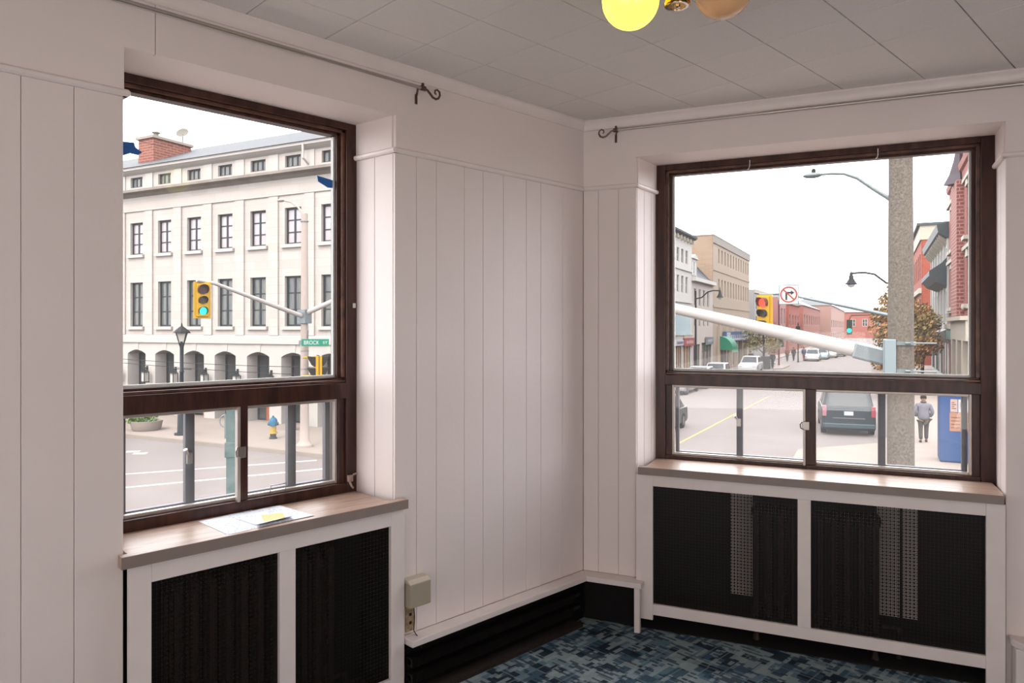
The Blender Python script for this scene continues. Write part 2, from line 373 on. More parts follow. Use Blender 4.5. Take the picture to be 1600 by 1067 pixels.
ht = thing('baseboard_heater', 'black finned baseboard heater under the white corner ledge', 'heater', (0.03, -.6, 0))
def hx(p): return [(x-.03, y+.6) for x, y in p]
MB().prism(hx([(.001, -.002), (.001, -1.18), (.012, -1.18), (.012, -.008)]), .004, .221).build('back_panel', BLK, ht)
MB().prism(hx([wrp(.006, -.001), wrp(.012, -.012), wrp(.29, -.012), wrp(.29, -.001)]), .004, .221).build('back_panel', BLK, ht)
for z in (.085, .15):
    MB().tube([(.008, -.56, z), (.008, .52, z)], .011, 10).build('pipe', FIN, ht, smooth=True)
    f_ = MB(); y = -.56
    while y < .46: f_.box(-.014, .030, y, y+.0012, z-.019, z+.019); y += .0075
    f_.build('fin_row', FIN, ht, kind='stuff')
MB().box(-.018, -.010, -.57, .55, .175, .2).build('hanger_strip', BLK, ht)
RUST = M('rusty_floor_strip', '2B1A12', .9, var=.6, scale=60, hex2='0C0908')
MB().box(-.018, .052, -.575, .50, .0, .018).build('floor_strip', RUST, ht)

# ---- windows
WOOD = M('dark_stained_window_wood', '4C2E25', .32, var=.45, scale=6, stretch=(6, 6, .7), hex2='2C1712', bump=.08, bscale=30, spec=.35)
WOOD2 = M('worn_window_wood_edge', '6A4636', .38, var=.5, scale=22, hex2='3A221A')
ALU = M('pale_window_aluminium', 'B7ADA6', .38, .55, var=.1, scale=20)
ALUD = M('dark_storm_sash', '47454C', .45, .35, var=.15, scale=9)
LATCH = M('latch_metal', 'A39C96', .32, .85)
GL_UP = glass('window_glass', .008, .012); GL_LO = glass('dusty_window_glass', .022, .015)
PUTTY = M('white_glazing_putty', 'D9DAD6', .7, var=.15, scale=30)
def ring(mb, a0, a1, z0, z1, w, d0, d1, wb=None, parts='ltrb'):
    wb = w if wb is None else wb
    if 'l' in parts: mb.box(a0, a0+w, d0, d1, z0, z1)
    if 'r' in parts: mb.box(a1-w, a1, d0, d1, z0, z1)
    if 't' in parts: mb.box(a0+w, a1-w, d0, d1, z1-w, z1)
    if 'b' in parts and wb: mb.box(a0+w, a1-w, d0, d1, z0, z0+wb)
    return mb
def frame_part(name, mat, par, boxes, bevel=.003):
    mb = MB()
    for b in boxes: mb.box(*b)
    return mb.build(name, mat, par, bevel=bevel)
def window(name, label, rot, A0, A1, zb, mid0, mid1, jw, mull, storm):
    """A0..A1 outer frame; zb sill; mid rail mid0..mid1; jw jamb face width"""
    t = struct(name, label, 'window', rotz=rot); ZT = Z_OPEN
    for a0, a1, s in ((A0, A0+jw, 1), (A1-jw, A1, -1)):
        frame_part('jamb', WOOD, t, [(a0, a1, .2375, .34, zb-.05, ZT)])
        x = a1 if s > 0 else a0
        lo, hi = (x, x+.017) if s > 0 else (x-.017, x)
        frame_part('stop_bead', WOOD2, t, [(lo, hi, .248, .34, mid1, ZT-.03)], .002)
        lo, hi = (x+.017, x+.034) if s > 0 else (x-.034, x-.017)
        frame_part('sash_stile', WOOD, t, [(lo, hi, .262, .31, mid1, ZT-.045)], .002)
        lo, hi = (x+.034, x+.042) if s > 0 else (x-.042, x-.034)
        frame_part('putty_line', PUTTY, t, [(lo, hi, .278, .29, mid1+.01, ZT-.06)], 0)
        lo, hi = (x, x+.030) if s > 0 else (x-.030, x)
        frame_part('lower_stop', WOOD, t, [(lo, hi, .252, .34, zb-.05, mid0)], .002)
    I0, I1 = A0+jw, A1-jw
    frame_part('head_rail', WOOD, t, [(A0+jw, A1-jw, .235, .34, ZT-.030, ZT)])
    frame_part('head_bead', WOOD2, t, [(I0, I1, .248, .34, ZT-.044, ZT-.030)], .002)
    frame_part('sash_top_rail', WOOD, t, [(I0, I1, .262, .31, ZT-.056, ZT-.044)], .002)
    frame_part('mid_rail', WOOD, t, [(I0-.004, I1+.004, .236, .34, mid0, mid1-.022)])
    frame_part('mid_rail_cap', WOOD2, t, [(I0-.002, I1+.002, .246, .34, mid1-.022, mid1-.010)], .003)
    frame_part('sash_bottom_rail', WOOD, t, [(I0, I1, .262, .31, mid1-.010, mid1)], .002)
    frame_part('putty_line', PUTTY, t, [(I0+.034, I1-.034, .278, .29, mid1, mid1+.011)], 0)
    frame_part('sill_rail', WOOD, t, [(I0, I1, .238, .34, zb-.05, zb+.022)])
    MB().box(I0+.03, I1-.03, .2835, .2865, mid1-.005, ZT-.05).build('upper_pane', GL_UP, t)
    # two aluminium-framed sliding lights, dark storm lights behind
    m0, m1 = mull
    L0, L1 = I0+.030, I1-.030; zt, z0 = mid0, zb+.022
    frame_part('mullion', WOOD, t, [(m0+.012, m1, .246, .272, z0-.012, zt)], .002)
    frame_part('meeting_edge', ALU, t, [(m0, m0+.012, .238, .262, z0-.010, zt)], .0015)
    for b0, b1 in ((L0, m0+.024), (m1-.012, L1)):
        s = struct_free('sliding_sash', t)
        ring(MB(), b0, b1, z0, zt, .013, .262, .284, parts='ltb' if b0 == L0 else 'ltrb').build('sash_frame', ALU, s, bevel=.002)
        MB().box(b0+.01, b1-.01, .2715, .2745, z0+.01, zt-.01).build('sash_pane', GL_LO, s)
    for b0, b1 in storm:
        frame_part('storm_stile', ALUD, t, [(b0, b1, .300, .325, z0, zt)], .002)
    frame_part('storm_edge', ALUD, t, [(L0+.013, L0+.030, .300, .325, z0, zt), (L1-.036, L1-.013, .300, .325, z0, zt), (L0+.013, L1-.013, .300, .325, z0, z0+.016)], .002)
    # latches on the mullion and on the first storm stile
    zl = z0+(zt-z0)*.52
    lt = MB().box(m0-.004, m0+.030, .229, .238, zl-.022, zl+.020).build('latch', LATCH, t, bevel=.002)
    MB().tube([(m0-.004, .232, zl+.018), (m0-.012, .222, zl+.008), (m0-.010, .222, zl-.012), (m0+.004, .228, zl-.020)], .0035, 8).build('latch_lever', LATCH, lt, smooth=True)
    b0 = storm[0][0]
    lt = MB().box(b0+.002, b0+.022, .288, .300, zl-.030, zl+.012).build('latch', LATCH, t, bevel=.002)
    MB().tube([(b0+.006, .29, zl+.006), (b0-.006, .284, zl+.026)], [.004, .008], 8).build('latch_lever', LATCH, lt, smooth=True)
    return t
def struct_free(name, parent):
    o = bpy.data.objects.new(name, None); COL.objects.link(o); o.parent = parent; o.empty_display_size = .05; return o
w1 = window('window_1', 'dark wood window above the sill with paper sheets', PI/2, -2.244, -1.236, .845, 1.228, 1.318, .050, (-1.761, -1.716), [(-1.931, -1.897), (-1.523, -1.487)])
w2 = window('window_2', 'wide dark wood window above the black mesh radiator cover', TH, .325, 1.885, .825, 1.223, 1.300, .060, (1.071, 1.131), [(.745, .777), (1.409, 1.442)])
# wire pull on the right-hand light of the left window; worn catch at the foot of its jamb; hooks on the wide window's head
MB().tube([(-1.62, .262, .872), (-1.62, .250, .905), (-1.555, .250, .905), (-1.555, .262, .872)], .0022, 6).build('wire_pull', LATCH, w1, smooth=True)
CATCH = M('worn_catch', 'B59E92', .5, .4, var=.4, scale=60)
MB().box(-1.285, -1.262, .222, .236, .872, .90).tube([(-1.28, .222, .872), (-1.277, .212, .855), (-1.268, .214, .846)], .005, 8).tube([(-1.262, .226, .9), (-1.246, .22, .905)], .005, 8).build('jamb_catch', CATCH, w1, bevel=.002)
MB().box(-1.258, -1.246, .229, .235, 1.615, 1.635).xf(Matrix.Identity(4)).build('paint_chip', PUTTY, w1)
HOOK = M('white_hook_plastic', 'E8E4E2', .4)
for a in (.818, 1.405):
    MB().tube([(a, .236, 2.39), (a, .232, 2.36), (a-.004, .226, 2.345), (a-.010, .232, 2.342)], .0022, 6).build('curtain_hook', HOOK, w2, smooth=True)

# ---- sill boards (wood-grain laminate) and radiator covers
def laminate():
    m = bpy.data.materials.new('wood_grain_laminate'); m.use_nodes = True; n = m.node_tree.nodes; l = m.node_tree.links; b = n['Principled BSDF']
    t = n.new('ShaderNodeTexCoord'); mp = n.new('ShaderNodeMapping'); mp.inputs['Scale'].default_value = (2.2, 16, 16); l.new(t.outputs['Object'], mp.inputs[0])
    z = n.new('ShaderNodeTexNoise'); z.inputs['Scale'].default_value = 2.4; z.inputs['Detail'].default_value = 9; z.inputs['Roughness'].default_value = .65; z.inputs['Distortion'].default_value = .6; l.new(mp.outputs[0], z.inputs['Vector'])
    r = n.new('ShaderNodeValToRGB'); e = r.color_ramp.elements; e[0].position = .3; e[0].color = rgb('8F7263'); e[1].position = .72; e[1].color = rgb('BFA592'); k = e.new(.5); k.color = rgb('AA8F7E')
    l.new(z.outputs['Fac'], r.inputs[0]); l.new(r.outputs[0], b.inputs['Base Color']); b.inputs['Roughness'].default_value = .36
    return m
LAM = laminate(); LAME = M('laminate_edge_shaded', '8B7C74', .45, var=.1, scale=12)  # edge is the same laminate, its shade put into a darker colour
def shelf(label, rot, a0, a1, o0, o1, zt, lip):
    W = Matrix.Rotation(rot, 4, 'Z'); c_ = W @ Vector(((o0+o1)/2, 0, zt)); am = (o0+o1)/2
    t = thing('window_shelf', label, 'shelf', c_, rot)
    MB().prism([(a0-am, -.045), (a1-am, -.045), (a1-am, -.012), (o1-am-.003, -.012), (o1-am-.003, .237), (o0-am+.003, .237), (o0-am+.003, -.012), (a0-am, -.012)], -.038, 0).build('top', LAM, t, bevel=.0015)
    MB().box(a0-am, a1-am, -.0465, -.0452, -.038, -.0012).build('shaded_edge', LAME, t)
    return t
shelf('wood-grain laminate window shelf with papers lying on it', PI/2, -2.247, -1.170, oL[0]+.004, oL[1]-.036, .826, 0)
shelf('bare wood-grain laminate shelf under the wide window', TH, .305, 1.862, oR[0]+.05, oR[1]-.004, .826, 0)

MESH = M('black_perforated_steel', '1A120F', .4, .3)
def grille(a0, a1, z0, z1, d, p=.0155):
    mb = MB(); nx = int((a1-a0)/p); nz = int((z1-z0)/p); ox = a0+((a1-a0)-nx*p)/2; oz = z0+((z1-z0)-nz*p)/2; r = .31*p; h = .075*p
    oct_ = [(math.cos(PI/8+k*PI/4)*r, math.sin(PI/8+k*PI/4)*r) for k in range(8)]
    for i in range(nx):
        for k in range(nz):
            cx = ox+(i+.5)*p; cz = oz+(k+.5)*p
            mb.poly([(cx+x, d, cz+z) for x, z in oct_])
            mb.poly([(cx+p/2+x*.5, d, cz+p/2+z*.5) for x, z in oct_[::2]])
    for i in range(nx):
        cx = ox+(i+.5)*p; mb.poly([(cx-h, d+.0003, z0), (cx+h, d+.0003, z0), (cx+h, d+.0003, z1), (cx-h, d+.0003, z1)])
        cx += p/2; mb.poly([(cx-h*.7, d+.0003, z0), (cx+h*.7, d+.0003, z0), (cx+h*.7, d+.0003, z1), (cx-h*.7, d+.0003, z1)])
    for k in range(nz):
        cz = oz+(k+.5)*p; mb.poly([(a0, d+.0003, cz-h), (a1, d+.0003, cz-h), (a1, d+.0003, cz+h), (a0, d+.0003, cz+h)])
        cz += p/2; mb.poly([(a0, d+.0003, cz-h*.7), (a1, d+.0003, cz-h*.7), (a1, d+.0003, cz+h*.7), (a0, d+.0003, cz+h*.7)])
    return mb
def cover(label, rot, a0, a1, gs, zt, zo0, zo1, zr, feet):
    W = Matrix.Rotation(rot, 4, 'Z'); am = (a0+a1)/2; t = thing('radiator_cover', label, 'radiator cover', W @ Vector((am, -.02, 0)), rot)
    f = -.010; k = .008                                       # front and back of the frame boards in local d
    xs = [a0]+[x for g in gs for x in g]+[a1]
    MB().box(a0-am, gs[0][0]-am, f, k, feet[0], zt).build('stile', TRIMP, t, bevel=.002)
    MB().box(gs[0][1]-am, gs[1][0]-am, f, k, zo0, zo1).build('stile', TRIMP, t, bevel=.0015)
    MB().box(gs[1][1]-am, a1-am, f, k, feet[1], zt).build('stile', TRIMP, t, bevel=.002)
    MB().box(gs[0][0]-am, gs[1][1]-am, f, k, zo1, zt).build('top_rail', TRIMP, t, bevel=.0015)
    MB().box(gs[0][0]-am, gs[1][1]-am, f, k, zr, zo0).build('bottom_rail', TRIMP, t, bevel=.002)
    for g0, g1 in gs:
        grille(g0-am-.008, g1-am+.008, zo0-.008, zo1+.008, .009).build('mesh_panel', MESH, t)
    return t
cover('white framed radiator cover with black mesh below the papers', PI/2, -2.222, -1.178, [(-2.155, -1.724), (-1.662, -1.244)], .785, .104, .725, .05, (0, 0))
cover('long white framed radiator cover with black mesh below the wide window', TH, .291, 1.870, [(.377, 1.056), (1.113, 1.800)], .785, .136, .731, .082, (.055, 0))
# cast-iron radiators behind the mesh
IRON = M('dark_cast_iron', '1E1512', .55, .2, var=.35, scale=25, hex2='3A2418')
def radiator(label, rot, a0, n, d, z0, h, pitch=.058):
    W = Matrix.Rotation(rot, 4, 'Z'); am = a0+n*pitch/2; t = thing('cast_iron_radiator', label, 'radiator', W @ Vector((am, d, 0)), rot)
    mb = MB()
    for y in (-.052, 0, .052): mb.tube([(0, y, z0+.04), (0, y, z0+h-.03)], .0165, 8)
    for zz in (z0+.035, z0+h-.035): mb.sphere((0, 0, zz), .035, 10, 6, .8, 2.1, 1.1)
    me = mb.mesh('section', IRON, True)
    for i in range(n): link('section', me, t, ((i+.5)*pitch-n*pitch/2, 0, 0))
    for i in (0, n-1):
        for y in (-.045, .045): MB().lathe([(.02, 0), (.013, .03), (.016, z0+.02)], 8, ((i+.5)*pitch-n*pitch/2, y, 0)).build('foot', IRON, t, smooth=True)
    MB().tube([(n*pitch/2, 0, z0+.04), (n*pitch/2+.07, 0, z0+.04), (n*pitch/2+.07, 0, .0)], .012, 8).build('supply_pipe', IRON, t, smooth=True)
    return t
radiator('dark cast-iron radiator behind the mesh below the papers', PI/2, -2.07, 11, .125, .08, .60)
radiator('dark cast-iron radiator behind the mesh below the wide window', TH, .835, 10, .125, .10, .56)
DARKN = M('niche_shade_dark', '120D0C', .9, var=.4, scale=8)  # near-black colour stands in for the shade inside the radiator niches
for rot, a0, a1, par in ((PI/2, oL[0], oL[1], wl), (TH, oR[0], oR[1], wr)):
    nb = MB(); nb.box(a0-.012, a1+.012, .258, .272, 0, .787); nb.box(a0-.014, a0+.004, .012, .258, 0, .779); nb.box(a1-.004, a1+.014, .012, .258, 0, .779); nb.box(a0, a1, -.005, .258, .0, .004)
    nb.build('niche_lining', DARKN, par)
for a0, a1, z0, z1 in ((.722, .83, .15, .76), (1.40, 1.497, .15, .72), (1.512, 1.572, .15, .76)):
    MB().box(a0, a1, .245, .257, z0, z1).build('niche_board', TRIMP, wr)
# ================================================================== SMALL THINGS IN THE ROOM
# papers on the left shelf
def paper_mat(name, base, ink, rows, amt):
    m = bpy.data.materials.new(name); m.use_nodes = True; n = m.node_tree.nodes; l = m.node_tree.links; b = n['Principled BSDF']; b.inputs['Roughness'].default_value = .8
    t = n.new('ShaderNodeTexCoord'); s = n.new('ShaderNodeSeparateXYZ'); l.new(t.outputs['Object'], s.inputs[0])
    f = n.new('ShaderNodeMath'); f.operation = 'MULTIPLY'; f.inputs[1].default_value = rows; l.new(s.outputs['X'], f.inputs[0])
    fr = n.new('ShaderNodeMath'); fr.operation = 'FRACT'; l.new(f.outputs[0], fr.inputs[0])
    gt = n.new('ShaderNodeMath'); gt.operation = 'GREATER_THAN'; gt.inputs[1].default_value = .55; l.new(fr.outputs[0], gt.inputs[0])
    z = n.new('ShaderNodeTexNoise'); z.inputs['Scale'].default_value = 130; mp = n.new('ShaderNodeMapping'); mp.inputs['Scale'].default_value = (.6, 1, 1); l.new(t.outputs['Object'], mp.inputs[0]); l.new(mp.outputs[0], z.inputs['Vector'])
    g2 = n.new('ShaderNodeMath'); g2.operation = 'GREATER_THAN'; g2.inputs[1].default_value = amt; l.new(z.outputs['Fac'], g2.inputs[0])
    z3 = n.new('ShaderNodeTexNoise'); z3.inputs['Scale'].default_value = 14; l.new(t.outputs['Object'], z3.inputs['Vector'])
    g3 = n.new('ShaderNodeMath'); g3.operation = 'GREATER_THAN'; g3.inputs[1].default_value = .5; l.new(z3.outputs['Fac'], g3.inputs[0])
    a = n.new('ShaderNodeMath'); a.operation = 'MULTIPLY'; l.new(gt.outputs[0], a.inputs[0]); l.new(g2.outputs[0], a.inputs[1])
    a2 = n.new('ShaderNodeMath'); a2.operation = 'MULTIPLY'; l.new(a.outputs[0], a2.inputs[0]); l.new(g3.outputs[0], a2.inputs[1])
    x = n.new('ShaderNodeMix'); x.data_type = 'RGBA'; x.inputs[6].default_value = rgb(base); x.inputs[7].default_value = rgb(ink); l.new(a2.outputs[0], x.inputs[0]); l.new(x.outputs[2], b.inputs['Base Color'])
    return m
PAP = paper_mat('written_paper', 'E2E6EF', 'AFB6C4', 60, .52)
def sheet(name, pts, z, mat, label, cat, curl=0.):
    cx = sum(p[0] for p in pts)/4; cy = sum(p[1] for p in pts)/4; n = 8; vs = []; fs = []
    A, B, C_, D = [Vector((p[0]-cx, p[1]-cy, 0)) for p in pts]
    for k in (0, 1):
        for i in range(n+1):
            for j in range(n+1):
                s, t = i/n, j/n; p = (A*(1-s)+B*s)*(1-t)+(D*(1-s)+C_*s)*t
                p.z = .0004*k+curl*max(0, s-.55)**2+.0006*math.sin(3*s+2*t)**2; vs.append(p)
    N_ = (n+1)**2
    for i in range(n):
        for j in range(n):
            q = i*(n+1)+j; fs += [(q, q+n+1, q+n+2, q+1), (N_+q, N_+q+1, N_+q+n+2, N_+q+n+1)]
    o = MB().add(vs, fs).build(name, mat, loc=(cx, cy, z), smooth=True); return tag(o, label, cat)
sheet('paper_sheet', [(-.212, -1.917), (.030, -1.913), (.012, -1.700), (-.233, -1.708)], .8262, PAP, 'white handwritten paper sheet nearest the radiator cover mullion, under the other papers', 'paper')
sheet('paper_sheet', [(-.205, -1.812), (.020, -1.790), (.014, -1.578), (-.224, -1.600)], .8275, PAP, 'white paper sheet lying on top, its corner toward the room corner', 'paper', .0)
sheet('paper_sheet', [(-.105, -1.762), (.022, -1.800), (.004, -1.660), (-.105, -1.640)], .8290, M('plain_paper', 'E6E6EA', .8), 'small curled white sheet under the yellow note', 'paper', .05)
sheet('sticky_note', [(-.122, -1.722), (-.024, -1.757), (-.010, -1.681), (-.098, -1.648)], .8302, M('yellow_note', 'E6D696', .8, var=.1, scale=80), 'pale yellow sticky note on top of the white papers', 'note', .0)

# blue painter's tape stuck on the upper glass of the left window
TAPE = M('blue_tape', '2F6FC0', .7, var=.35, scale=60)
def tape(pts, label):
    ca = sum(p[0] for p in pts)/len(pts); cz = sum(p[1] for p in pts)/len(pts)
    o = MB().prism([(a-ca, z-cz) for a, z in pts], -.0006, .0006, 'xz').build('tape_piece', TAPE, loc=(-.2825, ca, cz), rotz=PI/2); return tag(o, label, 'tape')
tape([(-2.150, 2.178), (-2.112, 2.180), (-2.108, 2.165), (-2.086, 2.150), (-2.100, 2.138), (-2.125, 2.140), (-2.150, 2.128)], 'torn dark blue tape on the glass beside the tall left jamb')
tape([(-1.400, 2.170), (-1.320, 2.160), (-1.320, 2.128), (-1.350, 2.126), (-1.378, 2.138), (-1.396, 2.146)], 'torn dark blue tape on the glass near the corner-side jamb')

# curtain rods
BRZ = M('brushed_bronze', '6E5A50', .38, .8, var=.2, scale=40); ROD = M('nickel_rod', 'B9B1AB', .3, .85)
def curtain_rod(label, rot, a0, a1, d, z, s):
    W = Matrix.Rotation(rot, 4, 'Z'); t = thing('curtain_rod', label, 'curtain rod', W @ Vector((a0, d, z)), rot); L = a1-a0
    MB().tube([(0, 0, 0), (L*.30, 0, 0)], .0065, 10).build('rod', ROD, t, smooth=True)
    MB().tube([(L*.28, 0, 0), (L, 0, 0)], .0082, 10).build('rod', ROD, t, smooth=True)
    e = -1 if L > 0 else 1                            # finial points away from the rod
    path = [(0, 0, 0), (e*.014, 0, -.003), (e*.028, 0, -.014), (e*.042, 0, -.026), (e*.058, 0, -.030), (e*.072, 0, -.024), (e*.080, 0, -.010), (e*.078, 0, .004), (e*.066, 0, .011), (e*.055, 0, .006), (e*.053, 0, -.005), (e*.060, 0, -.010)]
    MB().tube(path, [.0055, .005, .005, .005, .005, .0048, .0045, .0042, .004, .0038, .0036, .003], 8).build('scroll_finial', BRZ, t, smooth=True)
    MB().tube([(e*.002, 0, 0), (-e*.020, 0, 0)], .0105, 10).lathe([(.006, -.004), (.006, .020), (.003, .022)], 8, (-e*.010, 0, 0)).build('collar', BRZ, t, smooth=True)
    dw = -d-.006
    b = -e*.016
    MB().tube([(b, 0, 0), (b, dw*.35, .003), (b-e*-.02, dw*.75, .0), (b-e*-.026, dw-.003, -.012)], .0048, 8).box(b-e*-.026-.006, b-e*-.026+.006, dw-.004, dw, -.045, -.004).build('bracket', BRZ, t, bevel=.001)
    x = L*.985
    MB().tube([(x, 0, 0), (x, dw*.5, .002), (x, dw-.002, -.012)], .0048, 8).box(x-.006, x+.006, dw-.004, dw, -.045, -.004).build('bracket', BRZ, t, bevel=.001)
    return t
curtain_rod('slim curtain rod with scroll finial above the window with papers', PI/2, -1.112, -3.05, -.080, 2.516, 1)
curtain_rod('slim curtain rod with scroll finial above the wide window', TH, .190, 2.75, -.080, 2.533, 1)

# beige junction box, worn outlet plate and cord by the left radiator cover
BEI = M('beige_box_plastic', 'A59B88', .5, var=.06, scale=20)
jb = thing('junction_box', 'beige box on the wall beside the left radiator cover', 'junction box', (0, -1.115, .376))
MB().prism([(-.055, 0), (.052, 0), (.052, .098), (-.055, .098)], 0, .060, 'yz').build('cover', BEI, jb, bevel=.004)
MB().prism([(0, .098), (.060, .098), (.040, .112), (0, .112)], -.055, .052, 'xz').build('sloped_top', M('beige_top', 'C4B9A8', .5), jb, bevel=.002)
oc = thing('outlet_plate', 'stained outlet plate under the beige box', 'outlet', (0, -1.132, .262))
MB().box(0, .008, -.022, .022, 0, .112).build('plate', M('stained_plate', 'B8A180', .6, var=.5, scale=50, hex2='6B5238'), oc, bevel=.002)
for z in (.035, .07): MB().tube([(.008, .0, z), (.010, 0, z)], .007, 8).build('socket', DARKGAP, oc)
tag(MB().tube([(.012, .004, .118), (.016, .006, .06), (.014, .004, 0), (.06, .0, -.02), (.078, -.004, -.05)], .0022, 6).build('cord', DARKGAP, loc=(0, -1.122, .26), smooth=True), 'thin dark cord hanging from the beige box', 'cord')

# globe ceiling light, one globe lit
cl = thing('ceiling_light', 'brass ceiling light with round glass globes, one lit yellow', 'ceiling light', (1.429, -1.336, HC))
BRASS = M('polished_brass', 'B88A3C', .18, 1.0, var=.1, scale=8)
MB().lathe([(.005, 0), (.075, -.001), (.075, -.008), (.05, -.022), (.02, -.03), (.014, -.032)], 28).build('canopy', BRASS, cl, smooth=True)
zb = 2.357-HC
MB().lathe([(.010, -.03), (.010, -.08), (.020, -.085), (.031, -.095), (.031, zb+.010), (.033, zb+.008), (.033, zb+.002), (.031, zb)], 28).build('stem', BRASS, cl, smooth=True)
MB().lathe([(.029, zb+.003), (.029, zb-.001), (.022, zb-.001), (.022, zb+.003)], 28).lathe([(.008, zb), (.008, zb-.003), (.003, zb-.005)], 14).build('stem_cap', M('cap_mirror', 'CFC6C0', .12, 1.0), cl, smooth=True)
GLOBES = [(Vector((1.329, -1.400, 2.384)), True), (Vector((1.498, -1.226, 2.412)), False), (Vector((1.535, -1.44, 2.400)), False)]
OPAL = M('opal_glass_unlit', 'E2AE80', .15, var=.06, scale=6, coat=.4); LIT = M('opal_glass_lit', 'F6E84A', .25, emit='FFF248', estr=1.25)
for c_, on in GLOBES:
    l_ = c_-Vector((1.429, -1.336, HC)); r_ = .074
    top = l_+Vector((0, 0, r_))
    MB().tube([(0, 0, -.10), (l_.x*.5, l_.y*.5, -.085), (l_.x, l_.y, -.10), (l_.x, l_.y, top.z+.01)], .006, 8).build('arm', BRASS, cl, smooth=True)
    MB().lathe([(.012, .03), (.03, .022), (.034, .002), (.030, -.006)], 18, top).build('fitter', BRASS, cl, smooth=True)
    MB().sphere(l_, r_, 36, 20).build('globe', LIT if on else OPAL, cl, smooth=True, label='lit yellow globe' if on else 'unlit peach globe')

# ================================================================== THE STREET
ALB[0] = .26
ASPH = M('pale_asphalt', 'A89C98', .9, var=.12, scale=.5, bump=.15, bscale=40)
CONC = M('pale_concrete', 'C9B8AC', .9, var=.12, scale=.8, bump=.1, bscale=30)
KERB = M('kerb_stone', 'B9A99C', .85, var=.15, scale=3)
WHT = M('white_road_paint', 'EDEAE6', .7, var=.15, scale=4); YEL = M('yellow_road_paint', 'E6CB7A', .7, var=.2, scale=4)
def sstruct(mb, name, mat, label, cat):
    o = mb.build(name, mat, loc=(0, 0, G), rotz=SA); o['kind'] = 'structure'; return tag(o, label, cat)
sstruct(MB().box(-120, 120, -60, 420, -.3, 0), 'road', ASPH, 'wide pale asphalt street crossing outside the windows', 'road')
nw = [(-120, 15.3), (-14.6, 15.3), (-12.6, 16.0), (-11.6, 18), (-11.6, 72), (-120, 72)]
sstruct(MB().prism(nw, -.2, .12), 'sidewalk', CONC, 'pale sidewalk in front of the arcaded stone building', 'sidewalk')
sstruct(MB().prism([(-120, 15.15), (-14.6, 15.15), (-12.5, 15.85), (-11.42, 18), (-11.42, 72), (-11.6, 72), (-11.6, 18), (-12.6, 16.0), (-14.6, 15.3), (-120, 15.3)], -.2, .125), 'kerb', KERB, 'kerb along the sidewalk of the arcaded stone building', 'kerb')
sstruct(MB().prism([(-120, 88), (-9.5, 88), (-8.3, 76), (-7.5, 77.5), (-7.5, 84), (-11.0, 92), (-11.0, 420), (-120, 420)], -.2, .12), 'sidewalk', CONC, 'far sidewalk with bulb-out past the beige block', 'sidewalk')
ne = [gnd(1236, 722), gnd(1247, 704), gnd(1372, 694), (1.95, 30), (1.95, 420), (120, 420), (120, 16.5), (2.2, 16.5)]
sstruct(MB().prism(ne, -.2, .05), 'sidewalk', CONC, 'pale sidewalk under the walking pedestrian', 'sidewalk')
sstruct(MB().prism([(-9, -6), (-6, 4), (-1, 9), (2.2, 9.6), (60, 9.6), (60, 1.0), (-.6, .9), (-1.2, -6)], -.2, .1), 'sidewalk', CONC, 'sidewalk directly below the room windows', 'sidewalk')
def stripe(name, pa, pb, w_, mat, label):
    a, b = Vector(pa+(0,)), Vector(pb+(0,)); n = (b-a).normalized().cross(Vector((0, 0, 1)))*w_/2
    mb = MB().prism([(a+n)[:2], (b+n)[:2], (b-n)[:2], (a-n)[:2]], .0, .006)
    return sstruct(mb, name, mat, label, 'road marking')
def ext(a, b, k0, k1): return (a[0]+(b[0]-a[0])*k0, a[1]+(b[1]-a[1])*k0), (a[0]+(b[0]-a[0])*k1, a[1]+(b[1]-a[1])*k1)
a, b = ext(gnd(195, 741), gnd(470, 721), -1.6, 1.1); stripe('crosswalk_line', a, b, .16, WHT, 'white crosswalk line farther from the window with papers')
a, b = ext(gnd(195, 762), gnd(500, 733), -1.2, 1.1); stripe('crosswalk_line', a, b, .16, WHT, 'white crosswalk line nearer to the window with papers')
a, b = ext(gnd(1066, 690), gnd(1200, 620), -.1, 1.0); stripe('centre_line', a, b, .11, YEL, 'yellow centre line running up the street')
a, b = gnd(1205, 603), gnd(1262, 606); stripe('stop_line', a, b, .35, YEL, 'pale cross line on the street behind the minivan')
for k, (u, v) in enumerate(((205, 706), (216, 709))): stripe('paint_patch', gnd(u-8, v), gnd(u+14, v-1), .35, WHT, ['white arrow paint nearer the planter', 'white arrow paint nearer the crosswalk'][k])

# ---- generic facade with holes
def facade(mb, x0, x1, z0, z1, holes, y=0., depth=.2):
    xs = sorted({x0, x1, *[h[0] for h in holes], *[h[1] for h in holes]}); zs = sorted({z0, z1, *[h[2] for h in holes], *[h[3] for h in holes]})
    for xa, xb in zip(xs, xs[1:]):
        for za, zb_ in zip(zs, zs[1:]):
            mx, mz = (xa+xb)/2, (za+zb_)/2
            if any(h[0] < mx < h[1] and h[2] < mz < h[3] for h in holes): continue
            mb.poly([(xa, y, za), (xb, y, za), (xb, y, zb_), (xa, y, zb_)])
    for a, b, c_, d in holes:
        for p in ([(a, c_), (a, d)], [(a, d), (b, d)], [(b, d), (b, c_)], [(b, c_), (a, c_)]):
            (u0, w0), (u1, w1) = p; mb.poly([(u0, y, w0), (u1, y, w1), (u1, y+depth, w1), (u0, y+depth, w0)])
    return mb
PANE = M('street_window_pane', '5E6468', .08, .0, var=.35, scale=1.2, hex2='9C9A96', spec=.8)
PANED = M('dark_street_pane', '3E4346', .1, var=.4, scale=1.0, hex2='6B6A68', spec=.8)
FRD = M('dark_window_frame', '2F383D', .5)
FRW = M('white_window_frame', 'E9E4DC', .6)
WCACHE = {}
